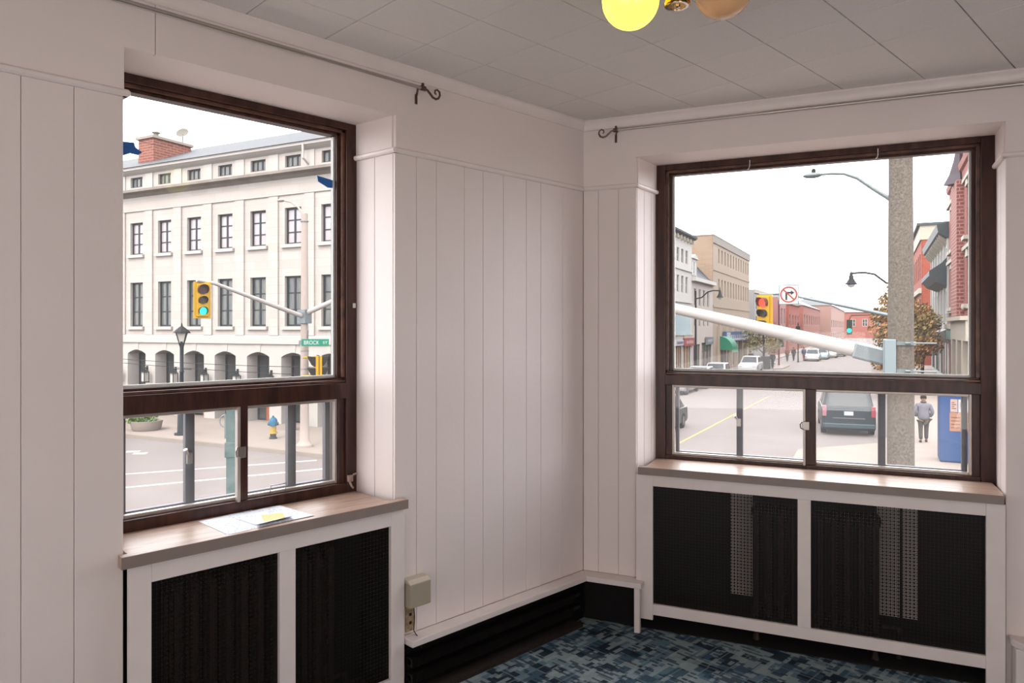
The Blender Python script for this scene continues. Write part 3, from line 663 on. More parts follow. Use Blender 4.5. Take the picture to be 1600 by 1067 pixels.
def win_meshes(w_, h, bars, fr, mat, pane):
    key = (round(w_, 2), round(h, 2), bars, fr, mat.name, pane.name)
    if key not in WCACHE:
        mb = MB(); mb.box(0, fr, -.03, .03, 0, h).box(w_-fr, w_, -.03, .03, 0, h).box(fr, w_-fr, -.03, .03, 0, fr).box(fr, w_-fr, -.03, .03, h-fr, h)
        nv, nh = bars
        for k in range(1, nv+1): mb.box(w_*k/(nv+1)-fr*.55, w_*k/(nv+1)+fr*.55, -.028, .028, fr, h-fr)
        for k in range(1, nh+1): mb.box(fr, w_-fr, -.02, .02, h*k/(nh+1)-fr*.3, h*k/(nh+1)+fr*.3)
        WCACHE[key] = (mb.mesh('window', mat), MB().box(.01, w_-.01, .0, .012, .01, h-.01).mesh('pane', pane))
    return WCACHE[key]
def put_window(par, x0, x1, z0, z1, y, bars=(1, 1), fr=.07, mat=None, pane=None):
    a, b = win_meshes(x1-x0, z1-z0, bars, fr, mat or FRD, pane or PANE)
    o = link('window', a, par, (x0, y, z0)); link('pane', b, o); return o

# ---- the arcaded limestone building across the street
LIME = brickmat('limestone_ashlar', 'ECE2D9', 'E4D7CD', 'CDBDB2', 1.05, .37, .006, bump=.12)
LIMP = M('limestone_plain', 'EEE5DC', .8, var=.08, scale=1.5); SLATE = M('grey_slate', '6C6E72', .7, var=.25, scale=4, stretch=(1, 3, 3))
P0, QF = -44.8, 20.3
sb = thing('stone_building', 'long pale limestone building with ground arcade and rows of tall windows', 'building', S(P0, QF), SA)
LEN = 31.5; cs = [2.1*k+(-32.04-P0) % 2.1 for k in range(0, 15)]; cs = [c_ for c_ in cs if .8 < c_ < LEN-.8]
g_ = MB(); holes = [(c_-.69, c_+.69, 0, 3.29) for c_ in cs]; facade(g_, 0, LEN, 0, 3.67, holes, 0, .72)
for c_ in cs:                                             # flat arch spandrels
    n = 8; pts = [(c_-.69+1.38*k/n, 3.09+.2*(1-(2*k/n-1)**2)) for k in range(n+1)]
    for (xa, za), (xb, zb_) in zip(pts, pts[1:]):
        g_.poly([(xa, 0, za), (xb, 0, zb_), (xb, 0, 3.29), (xa, 0, 3.29)]); g_.poly([(xa, 0, za), (xb, 0, zb_), (xb, .72, zb_), (xa, .72, za)])
g_.box(0, LEN, .74, 1.0, 0, 3.67)
g_.build('arcade_wall', LIMP, sb)
u_ = MB(); hs = []
for c_ in cs: hs += [(c_-.48, c_+.48, 4.46, 6.68), (c_-.48, c_+.48, 8.08, 9.70), (c_-.46, c_+.46, 11.49, 12.0)]
facade(u_, 0, LEN, 3.67, 12.43, hs, 0, .2); u_.box(0, LEN, .35, .5, 3.67, 12.43)
u_.poly([(LEN, 0, 0), (LEN, 10, 0), (LEN, 10, 12.43), (LEN, 0, 12.43)]).poly([(0, 0, 0), (0, 10, 0), (0, 10, 12.43), (0, 0, 12.43)])
u_.build('upper_wall', LIME, sb)
MB().prism([(-.10, 3.67), (-.10, 3.95), (-.04, 4.05), (0, 4.05), (0, 3.67)], 0, LEN, 'yz').build('string_course', LIMP, sb)
MB().prism([(0, 10.24), (-.07, 10.27), (-.07, 10.33), (0, 10.36)], 0, LEN, 'yz').build('band', LIMP, sb)
MB().prism([(0, 10.98), (-.20, 11.10), (-.46, 11.16), (-.46, 11.28), (-.06, 11.38), (0, 11.38)], 0, LEN, 'yz').build('cornice', M('shaded_limestone', 'B9ABA0', .85, var=.3, scale=2), sb)  # shade of the cornice underside put into a greyer stone colour
MB().prism([(0, 12.12), (-.16, 12.20), (-.32, 12.30), (-.32, 12.43), (0, 12.43)], 0, LEN, 'yz').build('eave_cornice', LIMP, sb)
MB().prism([(-.40, 12.43), (4.6, 14.62), (9.6, 12.43)], -.2, LEN+.2, 'yz').build('roof', SLATE, sb)
pil = MB().box(0, .56, -.07, 0, 4.05, 10.24).mesh('pilaster', LIME); pil2 = MB().box(0, .56, -.05, 0, 11.38, 12.12).mesh('attic_pilaster', LIMP)
for c_ in [cs[0]-2.1]+cs:
    if c_+.70 < 0: continue
    link('pilaster', pil, sb, (c_+.71, 0, 0)); link('attic_pilaster', pil2, sb, (c_+.71, 0, 0))
sill = MB().box(-.62, .62, -.13, 0, -.15, 0).mesh('window_sill', LIMP)
CURT = M('curtained_pane', '8C8C84', .12, var=.5, scale=3, stretch=(4, 4, .3), hex2='5A6062', spec=.7)
PINKP = M('painted_sky_pane', 'EADDE2', .08, var=.3, scale=.8, hex2='C9B8B8', spec=1.0)  # pale sky reflection put into the pane colour
key_ = MB().prism([(-.14, 3.30), (.14, 3.30), (.19, 3.66), (-.19, 3.66)], -.02, 0, 'xz').mesh('keystone', LIMP)
IRONB = M('black_iron', '23262A', .5, .3)
for i, c_ in enumerate(cs):
    put_window(sb, c_-.48, c_+.48, 4.46, 6.68, .16, (1, 2), .085, FRD, CURT)
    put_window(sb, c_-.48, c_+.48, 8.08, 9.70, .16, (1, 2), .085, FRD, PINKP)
    put_window(sb, c_-.46, c_+.46, 11.49, 12.0, .14, (2, 0), .06, FRD, PANE)
    for z in (4.46, 8.08): link('window_sill', sill, sb, (c_, 0, z))
    link('keystone', key_, sb, (c_, 0, 0))
    put_window(sb, c_-.69, c_+.69, .1, 3.12, .66, (1, 1), .11, FRD, PANED)
for k in (11, 12):
    d_ = MB().box(0, .55, .60, .64, .1, 2.1).build('door', M('orange_door', 'C96B44', .6), sb, loc=(cs[-7]-.1+(k-11)*4.2, 0, 0))
# chimney, dish, vent pipes and downpipe
BRK = brickmat('red_chimney_brick', 'B46A55', 'A1574A', 'C9A594', .42, .14, .014)
DISH = M('dish_grey', '9A9488', .7)
ch = MB().box(-33.3-P0, -32.1-P0, 1.0, 3.3, 12.7, 14.26).build('chimney', BRK, sb)
MB().box(-33.4-P0, -32.0-P0, .9, 3.4, 14.26, 14.40).build('chimney_cap', CONC, ch)
MB().lathe([(.16, 14.40), (.13, 14.47), (.13, 14.67), (.20, 14.70), (.20, 14.76), (.05, 14.8)], 12, (-32.7-P0, 1.6, 0)).build('vent_pipe', DISH, ch)
dm = Matrix.Translation((-32.4-P0, 3.0, 15.0)) @ Matrix.Rotation(math.radians(55), 4, 'X') @ Matrix.Rotation(.4, 4, 'Y')
MB().lathe([(.03, -.06), (.18, -.03), (.33, .06), (.34, .06), (.18, -.015), (.03, -.04)], 16).xf(dm).tube([(-32.4-P0, 3.0, 14.40), (-32.4-P0, 3.0, 14.95)], .03, 6).build('satellite_dish', DISH, ch, smooth=True)
MB().tube([(-20.6-P0, -.4, 12.3), (-20.6-P0, -.38, 11.7), (-20.6-P0, -.05, 11.5)], .05, 6).build('downpipe', LIMP, sb)
def lantern(p, label):
    t = thing('wall_lantern', label, 'lantern', S(p, QF, 0) , SA, 'lanterns between the arcade arches')
    MB().tube([(-.22, -.01, 2.36), (-.1, -.2, 2.40), (.05, -.34, 2.40), (.05, -.34, 2.33)], .028, 6).box(-.28, -.16, -.03, 0, 2.1, 2.5).build('bracket', IRONB, t)
    f_ = MB(); 
    for sx in (-1, 1):
        for sy in (-1, 1): f_.box(.05+sx*.13-.014, .05+sx*.13+.014, -.34+sy*.13-.014, -.34+sy*.13+.014, 1.72, 2.22)
    f_.box(-.1, .2, -.49, -.19, 1.69, 1.73).lathe([(.23, 2.21), (.2, 2.26), (.05, 2.34), (.02, 2.4)], 4, (.05, -.34, 0)); f_.build('frame', IRONB, t)
    MB().box(-.06, .16, -.45, -.23, 1.74, 2.2).build('lantern_glass', M('frosted_lantern', 'EFE8DC', .4), t)
ORD = {-1: 'behind the left jamb, before the first visible arch', 0: 'right of the first visible arch from the left', 1: 'right of the second visible arch from the left', 2: 'right of the third visible arch from the left', 3: 'right of the fourth visible arch from the left', 4: 'right of the fifth visible arch from the left', 5: 'right of the sixth visible arch, behind the pale pole', 6: 'right of the seventh arch, past the window frame'}
for c_ in cs:
    k = round((P0+c_+32.04)/2.1)
    if k in ORD: lantern(P0+c_+1.05, 'black wall lantern '+ORD[k])
# ---- poles and signals
PCON = M('concrete_pole', '9E9184', .9, var=.5, scale=38, hex2='6C6358', bump=.4, bscale=80)
PINKC = M('pale_pole_paint', 'D9C6BA', .7, var=.08, scale=8)
GALV = M('galvanised_steel', 'A9B3B5', .45, .5, var=.2, scale=12); WARM = M('white_arm_paint', 'E6DDD6', .5, var=.06, scale=5)
SIGY = M('signal_yellow', 'F0B800', .5, var=.05, scale=5); VIS = M('visor_black', '2A2420', .7)
def lens(name, c_, on): return M(name, c_, .3, emit=c_ if on else None, estr=1.6 if on else 0)
def signal_head(label, loc, rotz, lit, w_=.50, h=1.12):
    """faces -y in its own frame; loc is the top centre"""
    t = thing('traffic_signal', label, 'traffic light', loc, rotz, 'yellow traffic signals')
    MB().box(-w_/2, w_/2, -.01, .015, -h, 0).build('backplate', SIGY, t, bevel=.01)
    MB().box(-.17, .17, .015, .19, -h+.06, -.06).build('housing', SIGY, t, bevel=.02)
    MB().box(-.17, .17, -.07, -.01, -h+.06, -.06).build('door', SIGY, t, bevel=.015)
    for k, (nm, cc) in enumerate((('red', 'E0301E' if lit == 'red' else '5A1E16'), ('amber', '6B4A16'), ('green', '18C8A0' if lit == 'green' else '123A30'))):
        z = -.24-k*.325; r = .145 if k == 0 else .115
        MB().tube([(0, -.07, z), (0, -.085, z)], r, 16).build('lens', lens('lens_'+nm+('_on' if nm == lit else '_off'), cc, nm == lit), t)
        mb = MB(); n = 12; a = []
        for j in range(n+1):
            th = math.radians(-40+260*j/n); a.append((math.cos(th)*(r+.012), math.sin(th)*(r+.012)))
        for j in range(n):
            (xa, za), (xb, zb_) = a[j], a[j+1]
            L1 = .08+.17*max(0, (za/r+1)/2); L2 = .08+.17*max(0, (zb_/r+1)/2)
            mb.poly([(xa, -.07, z+za), (xb, -.07, z+zb_), (xb, -.07-L2, z+zb_), (xa, -.07-L1, z+za)]); mb.poly([(xa*.95, -.07, z+za*.95), (xb*.95, -.07, z+zb_*.95), (xb*.95, -.07-L2, z+zb_*.95), (xa*.95, -.07-L1, z+za*.95)])
        mb.build('visor', VIS if k else M('visor_red', '7A3420', .7), t)
    return t
# left-hand corner pole
pl = thing('traffic_pole', 'pale traffic pole with two mast arms before the limestone building', 'pole', S(-16.95, 16.1), SA)
MB().lathe([(.30, .12), (.30, .2), (.17, .35), (.155, 1.0), (.135, 4.6), (.12, 7.2), (.11, 8.5), (.02, 8.55)], 16).build('pole', PINKC, pl, smooth=True)
MB().tube([(0, 0, 4.78), (-.04, -2.2, 5.35), (-.05, -3.9, 5.78), (-.05, -4.55, 5.84)], [.085, .07, .055, .05], 10).build('mast_arm', WARM, pl, smooth=True)
MB().tube([(0, 0, 4.90), (1.3, .1, 5.36), (3.6, .2, 5.95), (5.0, .3, 6.1)], [.095, .085, .06, .05], 10).build('mast_arm', WARM, pl, smooth=True)
MB().box(-.18, .18, -.18, .18, 4.55, 5.05).tube([(.16, 0, 4.6), (.22, -.05, 4.3), (.14, 0, 4.0)], .02, 6).build('arm_clamp', GALV, pl, bevel=.02)
MB().tube([(.04, 0, 8.12), (-.05, 0, 8.44), (-.30, 0, 8.75), (-.64, 0, 8.96), (-1.0, 0, 9.05)], [.05, .045, .04, .035, .035], 8).sphere((-1.12, 0, 9.06), .1, 10, 6, 2.0, 1, .6).build('lamp_arm', PINKC, pl, smooth=True)
for z in (3.55, 2.9, 8.2): MB().lathe([(.15, z), (.15, z+.03)], 14).build('strap', GALV, pl)
signal_head('yellow traffic signal showing green before the limestone building', S(-17.0, 11.75, 5.80), SA+math.radians(62), 'green')
sg = thing('street_sign', 'green street name sign on the pale traffic pole', 'street sign', S(-16.36, 16.0, 3.75), SA+math.radians(40))
GRN = M('sign_green', '169A78', .45); WSG = M('sign_white', 'F4F6F4', .5)
MB().box(-.47, .47, -.008, .008, 0, .25).build('panel', GRN, sg, bevel=.01)
lettering('BROCK', .20, WSG, sg, (-.13, -.010, .115), .52); lettering('ST', .13, WSG, sg, (.34, -.010, .115), .16)
MB().box(-.56, -.47, -.012, .012, .05, .2).build('bracket', GALV, sg)
# signal seen from the side: two faces back to back
bk = thing('traffic_signal', 'yellow twin signal seen edge-on under the green street sign', 'traffic light', S(-16.28, 16.05, 2.6), SA+math.radians(55), 'yellow traffic signals')
MB().box(-.11, .11, -.17, .17, .0, .80).build('housing', SIGY, bk, bevel=.015); MB().box(-.008, .008, -.19, .19, -.02, .83).build('seam', M('seam_brown', '6B4A20', .7), bk)
for s_ in (-1, 1):
    for z in (.62, .22):
        MB().prism([(s_*.11, z-.20), (s_*.11, z+.15), (s_*.36, z+.17), (s_*.20, z-.14)], -.14, .14, 'xz').build('visor', VIS, bk, bevel=.01)
MB().tube([(-.1, 0, .75), (-.5, .1, .75)], .03, 8).tube([(-.1, 0, .1), (-.5, .1, .1)], .03, 8).build('mounting_bar', SIGY, bk)
# near concrete pole in the wide window
cp = thing('concrete_pole', 'thick speckled concrete pole in front of the wide window', 'pole', S(1.68, 7.8), SA)
MB().lathe([(.20, 0), (.178, .6), (.170, 3.0), (.152, 6.5), (.145, 9.5), (.14, 10)], 28).build('shaft', PCON, cp, smooth=True)
x_ = lambda p: p-1.68
MB().tube([(x_(1.50), 0, 3.985), (x_(1.12), 0, 4.085), (x_(-.2), 0, 4.40), (x_(-1.474), 0, 4.70), (x_(-3.5), 0, 5.05), (x_(-5.5), 0, 5.2)], [.108, .106, .094, .082, .066, .052], 18).build('mast_arm', WARM, cp, smooth=True)
mm = Matrix.Translation((x_(1.30), 0, 4.035)) @ Matrix.Rotation(math.radians(14.5), 4, 'Y')
MB().obox(mm, .44, .235, .235).build('arm_sleeve', GALV, cp, bevel=.03)
MB().box(x_(1.46), x_(1.60), -.16, .10, 3.70, 4.24).box(-.20, -.06, -.20, -.12, 3.70, 4.24).build('bracket', M('pale_blue_steel', 'B4C4C8', .5, .3), cp, bevel=.01)
for z in (3.78, 4.16): MB().lathe([(.186, z), (.186, z+.05)], 20).tube([(.05, -.2, z+.03), (.42, -.2, z+.03)], .012, 6).tube([(.13, -.24, z+.03), (.13, -.15, z+.03)], .022, 6).build('band', GALV, cp)
MB().tube([(x_(1.559), 0, 6.19), (x_(1.34), 0, 6.36), (x_(1.139), 0, 6.53), (x_(.97), 0, 6.61), (x_(.806), 0, 6.63), (x_(.62), 0, 6.63)], [.03, .028, .026, .024, .022, .02], 8).build('lamp_arm', GALV, cp, smooth=True)
lm = MB().sphere((x_(.545), 0, 6.625), .1, 16, 8, 1.35, .7, .42).build('luminaire', GALV, cp, smooth=True)
MB().lathe([(.03, 6.65), (.03, 6.70), (.02, 6.72)], 8, (x_(.56), 0, 0)).build('photocell', VIS, lm)
# far-corner signal on its own mast (the pole itself stands behind the concrete pole)
fpole = thing('traffic_pole', 'grey pole and mast arm carrying the no right turn sign', 'pole', S(1.86, 19.0), SA)
MB().lathe([(.2, .05), (.13, .2), (.115, 3), (.09, 5.1), (.02, 5.2)], 14).build('pole', GALV, fpole, smooth=True)
y0 = 1.86
MB().tube([(0, 0, 4.70), (-.16, 0, 4.74), (-1.3, 0, 5.02), (-2.5, 0, 5.30), (-3.1, 0, 5.40), (-3.62, 0, 5.40)], [.06, .058, .05, .04, .035, .03], 10).build('mast_arm', GALV, fpole, smooth=True)
signal_head('yellow traffic signal showing red above the white mast arm', S(-1.595, 18.9, 5.38), SA-math.radians(22), 'red', .49, 1.16)
ns = thing('no_turn_sign', 'square white no right turn sign on the grey mast arm', 'traffic sign', S(-.92, 18.88, 5.08), SA+math.radians(4))
MB().box(-.275, .275, 0, .012, 0, .58).build('panel', M('sign_face', 'F2EFEA', .5), ns, bevel=.02)
mb = MB().box(-.275, .275, -.002, 0, 0, .02).box(-.275, .275, -.002, 0, .56, .58).box(-.275, -.255, -.002, 0, 0, .58).box(.255, .275, -.002, 0, 0, .58); mb.build('border', M('sign_border', '6E8A86', .5), ns)
RED = M('sign_red', 'C23A30', .5); BLK2 = M('sign_black', '1F2226', .5)
n = 32; vs = [(math.cos(2*PI*k/n)*r, y, .29+math.sin(2*PI*k/n)*r) for y in (-.008, -.001) for r in (.235, .198) for k in range(n)]
fs = []
for k in range(n):
    k2 = (k+1) % n; fs += [(k, k2, n+k2, n+k), (2*n+k, 2*n+k2, 3*n+k2, 3*n+k), (k, k2, 2*n+k2, 2*n+k), (n+k, n+k2, 3*n+k2, 3*n+k)]
mb = MB().add(vs, fs); mb.obox(Matrix.Translation((0, -.0045, .29)) @ Matrix.Rotation(math.radians(45), 4, 'Y'), .42, .008, .034); mb.build('prohibition_ring', RED, ns)
MB().prism([(-.09, .13), (-.04, .13), (-.04, .32), (.06, .32), (.06, .275), (.155, .345), (.06, .415), (.06, .37), (-.09, .37)], -.004, -.0005, 'xz').build('arrow', BLK2, ns)
MB().box(-.03, .03, .012, .06, .26, .36).build('clamp', GALV, ns)
# black street lamps
def arm_lamp(label, p, q, arm, zt, h):
    t = thing('street_lamp', label, 'street lamp', S(p, q), SA); s_ = 1 if arm > 0 else -1
    MB().lathe([(.2, 0), (.2, .5), (.11, .7), (.085, 1.2), (.07, h), (.02, h+.05)], 12).build('post', IRONB, t, smooth=True)
    MB().tube([(0, 0, zt-.62), (arm*.25, 0, zt-.52), (arm*.5, 0, zt-.1), (arm*.72, 0, zt), (arm, 0, zt-.02)], .05, 8).build('arm', IRONB, t, smooth=True)
    MB().lathe([(.02, .25), (.03, .02), (.07, 0), (.07, -.1), (.1, -.16), (.11, -.28), (.22, -.46), (.27, -.52), (.26, -.55), (.05, -.56)], 16, (arm, 0, zt)).build('shade', IRONB, t, smooth=True)
    MB().sphere((arm, 0, zt-.56), .17, 14, 8, 1, 1, .8).build('bulb_glass', M('lamp_glass', 'F4EFE6', .2), t, smooth=True)
p_, z_ = fq(1404, 460, 34.0); p2, z2 = fq(1330, 427, 34.0); arm_lamp('black gooseneck street lamp reaching left from behind the concrete pole', p_, 34.0, p2-p_, z2+.02, z2)
p_, z_ = fq(1087, 470, 53.0); p2, z2 = fq(1125, 456, 53.0); arm_lamp('black gooseneck street lamp in front of the white shop building', p_, 53.0, p2-p_, z2+.12, z2+.1)
bn = MB().box(.08, 1.35, -.01, .01, 0, 2.1).build('street_banner', M('pale_blue_banner', 'CFE3EA', .8, var=.15, scale=2), loc=S(p_-1.75, 53.0, 3.85), rotz=SA); tag(bn, 'pale blue banner hanging on the black lamp post', 'banner')
lp = thing('street_lamp', 'black lantern-topped lamp post on the arcade sidewalk', 'street lamp', S(-23.4, 16.1), SA)
MB().lathe([(.28, .12), (.28, .2), (.17, .22), (.16, .95), (.12, 1.0), (.085, 1.1), (.075, 2.6), (.10, 2.65), (.075, 2.7), (.075, 3.6), (.10, 3.85)], 12).build('post', M('dark_teal_iron', '2E3A40', .5, .3, var=.2, scale=10), lp, smooth=True)
MB().lathe([(.04, 3.62), (.25, 4.20)], 4).build('lantern_glass', M('frosted_lantern', 'EFE8DC', .4), lp)
f_ = MB().lathe([(.33, 4.18), (.31, 4.24), (.10, 4.42), (.04, 4.46), (.02, 4.58)], 8)
for k in range(4): th = k*PI/2; f_.tube([(math.cos(th)*.06, math.sin(th)*.06, 3.60), (math.cos(th)*.27, math.sin(th)*.27, 4.2)], .02, 5)
f_.build('lantern_frame', IRONB, lp)
MB().tube([(-.5, 0, 2.75), (.55, 0, 2.75)], .02, 6).build('crossbar', IRONB, lp)
# overhead wires
def wire(u0, v0, q0, u1, v1, q1, label):
    a = S(fq(u0, v0, q0)[0], q0, fq(u0, v0, q0)[1]); b = S(fq(u1, v1, q1)[0], q1, fq(u1, v1, q1)[1]); m_ = (a+b)/2
    pts = [(a+(b-a)*k/10-m_)+Vector((0, 0, -.15*math.sin(PI*k/10))) for k in range(11)]
    tag(MB().tube(pts, .012, 5).build('overhead_wire', IRONB, loc=m_), label, 'wire')
wire(150, 558, 17, 700, 575, 17, 'upper thin wire crossing in front of the arcade'); wire(150, 563, 17.3, 700, 592, 17.3, 'lower thin wire crossing in front of the arcade')
wire(120, 185, 19.5, 262, 231, 21.0, 'dark wire running to the brick chimney')
# green post close to the left window, hydrant, planter, bike ring, waste bin
p_, q_ = fq(361.5, 700, 5.0)[0], 5.0
gp = thing('green_post', 'peeling green square post close to the left window', 'post', S(p_, q_), SA+.6)
PEEL = M('peeling_green_paint', '3E6E62', .6, var=.5, scale=7, hex2='7C8A8C', bump=.2)
MB().box(-.07, .07, -.07, .07, 0, 3.25).build('shaft', PEEL, gp, bevel=.012); MB().box(-.09, .09, -.085, .085, 2.25, 2.5).build('clamp', PEEL, gp, bevel=.01)
hy = thing('fire_hydrant', 'yellow fire hydrant with blue cap on the far sidewalk', 'hydrant', S(-19.4, 17.02, .12), SA+.7)
HYY = M('hydrant_yellow', 'E0B84C', .5); HYB = M('hydrant_blue', '2F7FA6', .5)
MB().lathe([(.15, 0), (.15, .05), (.115, .07), (.115, .20)], 16).build('base', M('hydrant_dark', '3B4048', .6), hy, smooth=True)
MB().lathe([(.16, .20), (.16, .25), (.12, .26), (.12, .50)], 16).build('barrel', HYY, hy, smooth=True)
MB().lathe([(.15, .50), (.16, .54), (.16, .66), (.15, .72), (.12, .78), (.07, .81), (.04, .82), (.04, .88), (.01, .885)], 16).build('bonnet', HYB, hy, smooth=True)
for th in (-1.57, 0, 3.14): MB().tube([(math.cos(th)*.1, math.sin(th)*.1, .57), (math.cos(th)*.2, math.sin(th)*.2, .57)], .085 if th < 0 else .06, 12).build('outlet_cap', HYB if th else M('hydrant_brown', '6B4F40', .6), hy)
pn = thing('concrete_planter', 'round concrete planter of green plants by the kerb', 'planter', S(*gnd(229, 676), .12), SA)
MB().lathe([(.50, 0), (.56, .05), (.62, .34), (.64, .40), (.57, .40), (.53, .33), (.02, .31)], 24).build('bowl', CONC, pn, smooth=True)
def leaves(n, fn, size, name, mat, par, seed=1):
    r = random.Random(seed); mb = MB()
    for k in range(n):
        c_ = Vector(fn(r)); q = Vector((r.gauss(0, 1), r.gauss(0, 1), r.gauss(0, 1))).normalized(); b_ = q.orthogonal().normalized(); c2 = q.cross(b_); s_ = size*r.uniform(.6, 1.3)
        mb.poly([c_-b_*s_, c_+c2*s_*.5, c_+b_*s_, c_-c2*s_*.5])
    me = bpy.data.meshes.new(name); me.from_pydata(mb.v, [], mb.f); me.materials.append(mat)
    return link(name, me, par, kind='stuff')
def leafmat(name, cols, sc):
    m = bpy.data.materials.new(name); m.use_nodes = True; n_ = m.node_tree.nodes; l = m.node_tree.links; b = n_['Principled BSDF']; b.inputs['Roughness'].default_value = .7
    t = n_.new('ShaderNodeTexCoord'); z = n_.new('ShaderNodeTexNoise'); z.inputs['Scale'].default_value = sc; z.inputs['Detail'].default_value = 4; l.new(t.outputs['Object'], z.inputs['Vector'])
    r = n_.new('ShaderNodeValToRGB'); e = r.color_ramp.elements; e[0].position = .32; e[0].color = rgba(cols[0]); e[1].position = .68; e[1].color = rgba(cols[-1])
    for k, c_ in enumerate(cols[1:-1]): q = e.new(.32+.36*(k+1)/(len(cols)-1)); q.color = rgba(c_)
    l.new(z.outputs['Fac'], r.inputs[0]); l.new(r.outputs[0], b.inputs['Base Color'])
    return m
GLEAF = leafmat('green_leaves', ['4E7A32', '7FA548', '5C8A3A'], 3)
leaves(700, lambda r: (r.gauss(-.22, .24), r.gauss(-.1, .22), .34+abs(r.gauss(0, .16))), .10, 'foliage', GLEAF, pn, 3)
o_ = MB().lathe([(.6, 0), (.68, .5), (.62, .5), (.5, .42), (.02, .40)], 20).build('concrete_planter', CONC, loc=S(-28.9, 16.2, .12), rotz=SA, smooth=True); tag(o_, 'empty round concrete planter farthest along the arcade sidewalk', 'planter')
bp_, bq_ = gnd(352, 690)
rk = thing('bike_ring', 'grey ring-topped bicycle post on the far sidewalk', 'bike rack', S(bp_, bq_, .12), SA+.7)
MB().tube([(0, 0, 0), (0, 0, .95)], .035, 8).build('post', GALV, rk, smooth=True); MB().tube([(math.cos(k*PI/8)*.2, 0, .68+math.sin(k*PI/8)*.24) for k in range(17)], .022, 6).build('ring', GALV, rk, smooth=True)
bp_, bq_ = gnd(455, 676)
wb_ = thing('notice_box', 'dark upright box with a white and blue sign by the arcade', 'box', S(bp_, bq_, .12), SA+.7)
MB().box(-.19, .19, -.15, .15, 0, 1.15).build('body', M('box_charcoal', '3C4248', .6), wb_, bevel=.02)
pf = MB().box(-.17, .17, -.16, -.15, .82, 1.12).build('sign', WSG, wb_); MB().box(-.10, .10, -.166, -.16, .93, 1.05).build('sign_mark', M('sign_blue', '3D8FC0', .5), pf, bevel=.01)
# blue kiosk with posters beside the pedestrian
kp, kq = gnd(1468, 724)
ks = thing('poster_kiosk', 'tall blue kiosk with posters beside the pedestrian', 'kiosk', S(kp, kq, .05), SA)
KBL = M('kiosk_blue', '3F64A0', .5, var=.2, scale=18)
MB().box(0, 1.15, 0, .9, .04, 2.65).build('body', KBL, ks, bevel=.02); MB().box(-.02, 1.17, -.02, .92, 2.65, 2.75).box(.03, 1.12, .03, .87, 0, .04).build('cap_and_plinth', M('kiosk_dark', '2F4A78', .5), ks)
for x0_, x1_, z0_, z1_, c_, nm in ((.28, .66, 1.02, 1.62, 'D49A7C', 'poster'), (.30, .50, 1.64, 2.05, 'E6C6B8', 'poster'), (.52, .80, 1.64, 2.05, 'EFEFEA', 'poster'), (.68, 1.0, 1.02, 1.62, 'C9876A', 'poster')):
    pf = MB().box(x0_, x1_, -.006, 0, z0_, z1_).build(nm, M('poster_'+c_, c_, .7, var=.2, scale=25), ks)
    ln = MB()
    for k in range(4): ln.box(x0_+.04, x1_-.04-.05*(k % 2), -.009, -.006, z0_+.1+k*(z1_-z0_-.16)/4, z0_+.125+k*(z1_-z0_-.16)/4)
    ln.build('print_lines', M('poster_ink', '7A4A3C', .7), pf)
# ================================================================== BUILDINGS ALONG THE STREET
RB = brickmat('red_street_brick', 'CC5F46', 'BC4C38', 'D6A08C', .5, .16, .012); RB2 = brickmat('pink_red_brick', 'C9796A', 'B96457', 'DDB0A2', .5, .16, .012)
BEIGE = M('beige_stucco', 'D9C4AE', .85, var=.06, scale=1); BSIDE = brickmat('tan_side_brick', 'C8AC92', 'BE9F84', 'D6BFA8', .6, .2, .012)
WSTU = M('white_stucco', 'FFFBF4', .8, var=.05, scale=1.5); CREAM = M('cream_trim', 'E9DEC9', .7, var=.05, scale=2)
DWIN = M('dark_slot_window', '6E6560', .3, var=.3, scale=2, hex2='4C4644'); SLATE2 = M('dark_slate_trim', '5E686C', .6, var=.2, scale=3)
SHOP = M('shop_glass', '6F6A66', .15, var=.6, scale=1.4, hex2='B09A88', spec=.7)
PL, PR = -13.0, 6.5
def bld(label, P, side, q0, q1, h, mat, rows, cols, depth=11., fr=.06, frm=None, pane=None, bars=(0, 1), shop=None, shopmat=None, reveal=.14, sidemat=None, name='street_building', shoppane=None):
    """rows: list of (z0, z1); cols: list of (x0, x1) measured from the building's near (left side) or far (right side) end"""
    rot = SA+side*PI/2; org = S(P, q0 if side > 0 else q1); L = q1-q0
    t = thing(name, label, 'building', org, rot)
    holes = [(a, b, z0, z1) for z0, z1 in rows for a, b in cols]
    sh = shop or []
    holes += [(a, b, z0, z1) for a, b, z0, z1 in sh]
    mb = facade(MB(), 0, L, 0, h, holes, 0, reveal); mb.box(0, L, depth-.2, depth, 0, h)
    mb.poly([(0, 0, h), (L, 0, h), (L, depth, h), (0, depth, h)])
    mb.build('front_wall', mat, t)
    MB().box(.0, .15, .02, depth, 0, h-.02).build('side_wall', sidemat or mat, t); MB().box(L-.15, L, .02, depth, 0, h-.02).build('side_wall', sidemat or mat, t)
    for z0, z1 in rows:
        for a, b in cols: put_window(t, a, b, z0, z1, reveal-.03, bars, fr, frm or FRW, pane or PANED)
    for a, b, z0, z1 in sh: put_window(t, a, b, z0, z1, reveal-.03, (2, 0), .08, shopmat or FRD, shoppane or SHOP)
    return t, L
def zp(u, v, P): return fp(u, v, P)[1]
def qp(u, v, P): return fp(u, v, P)[0]
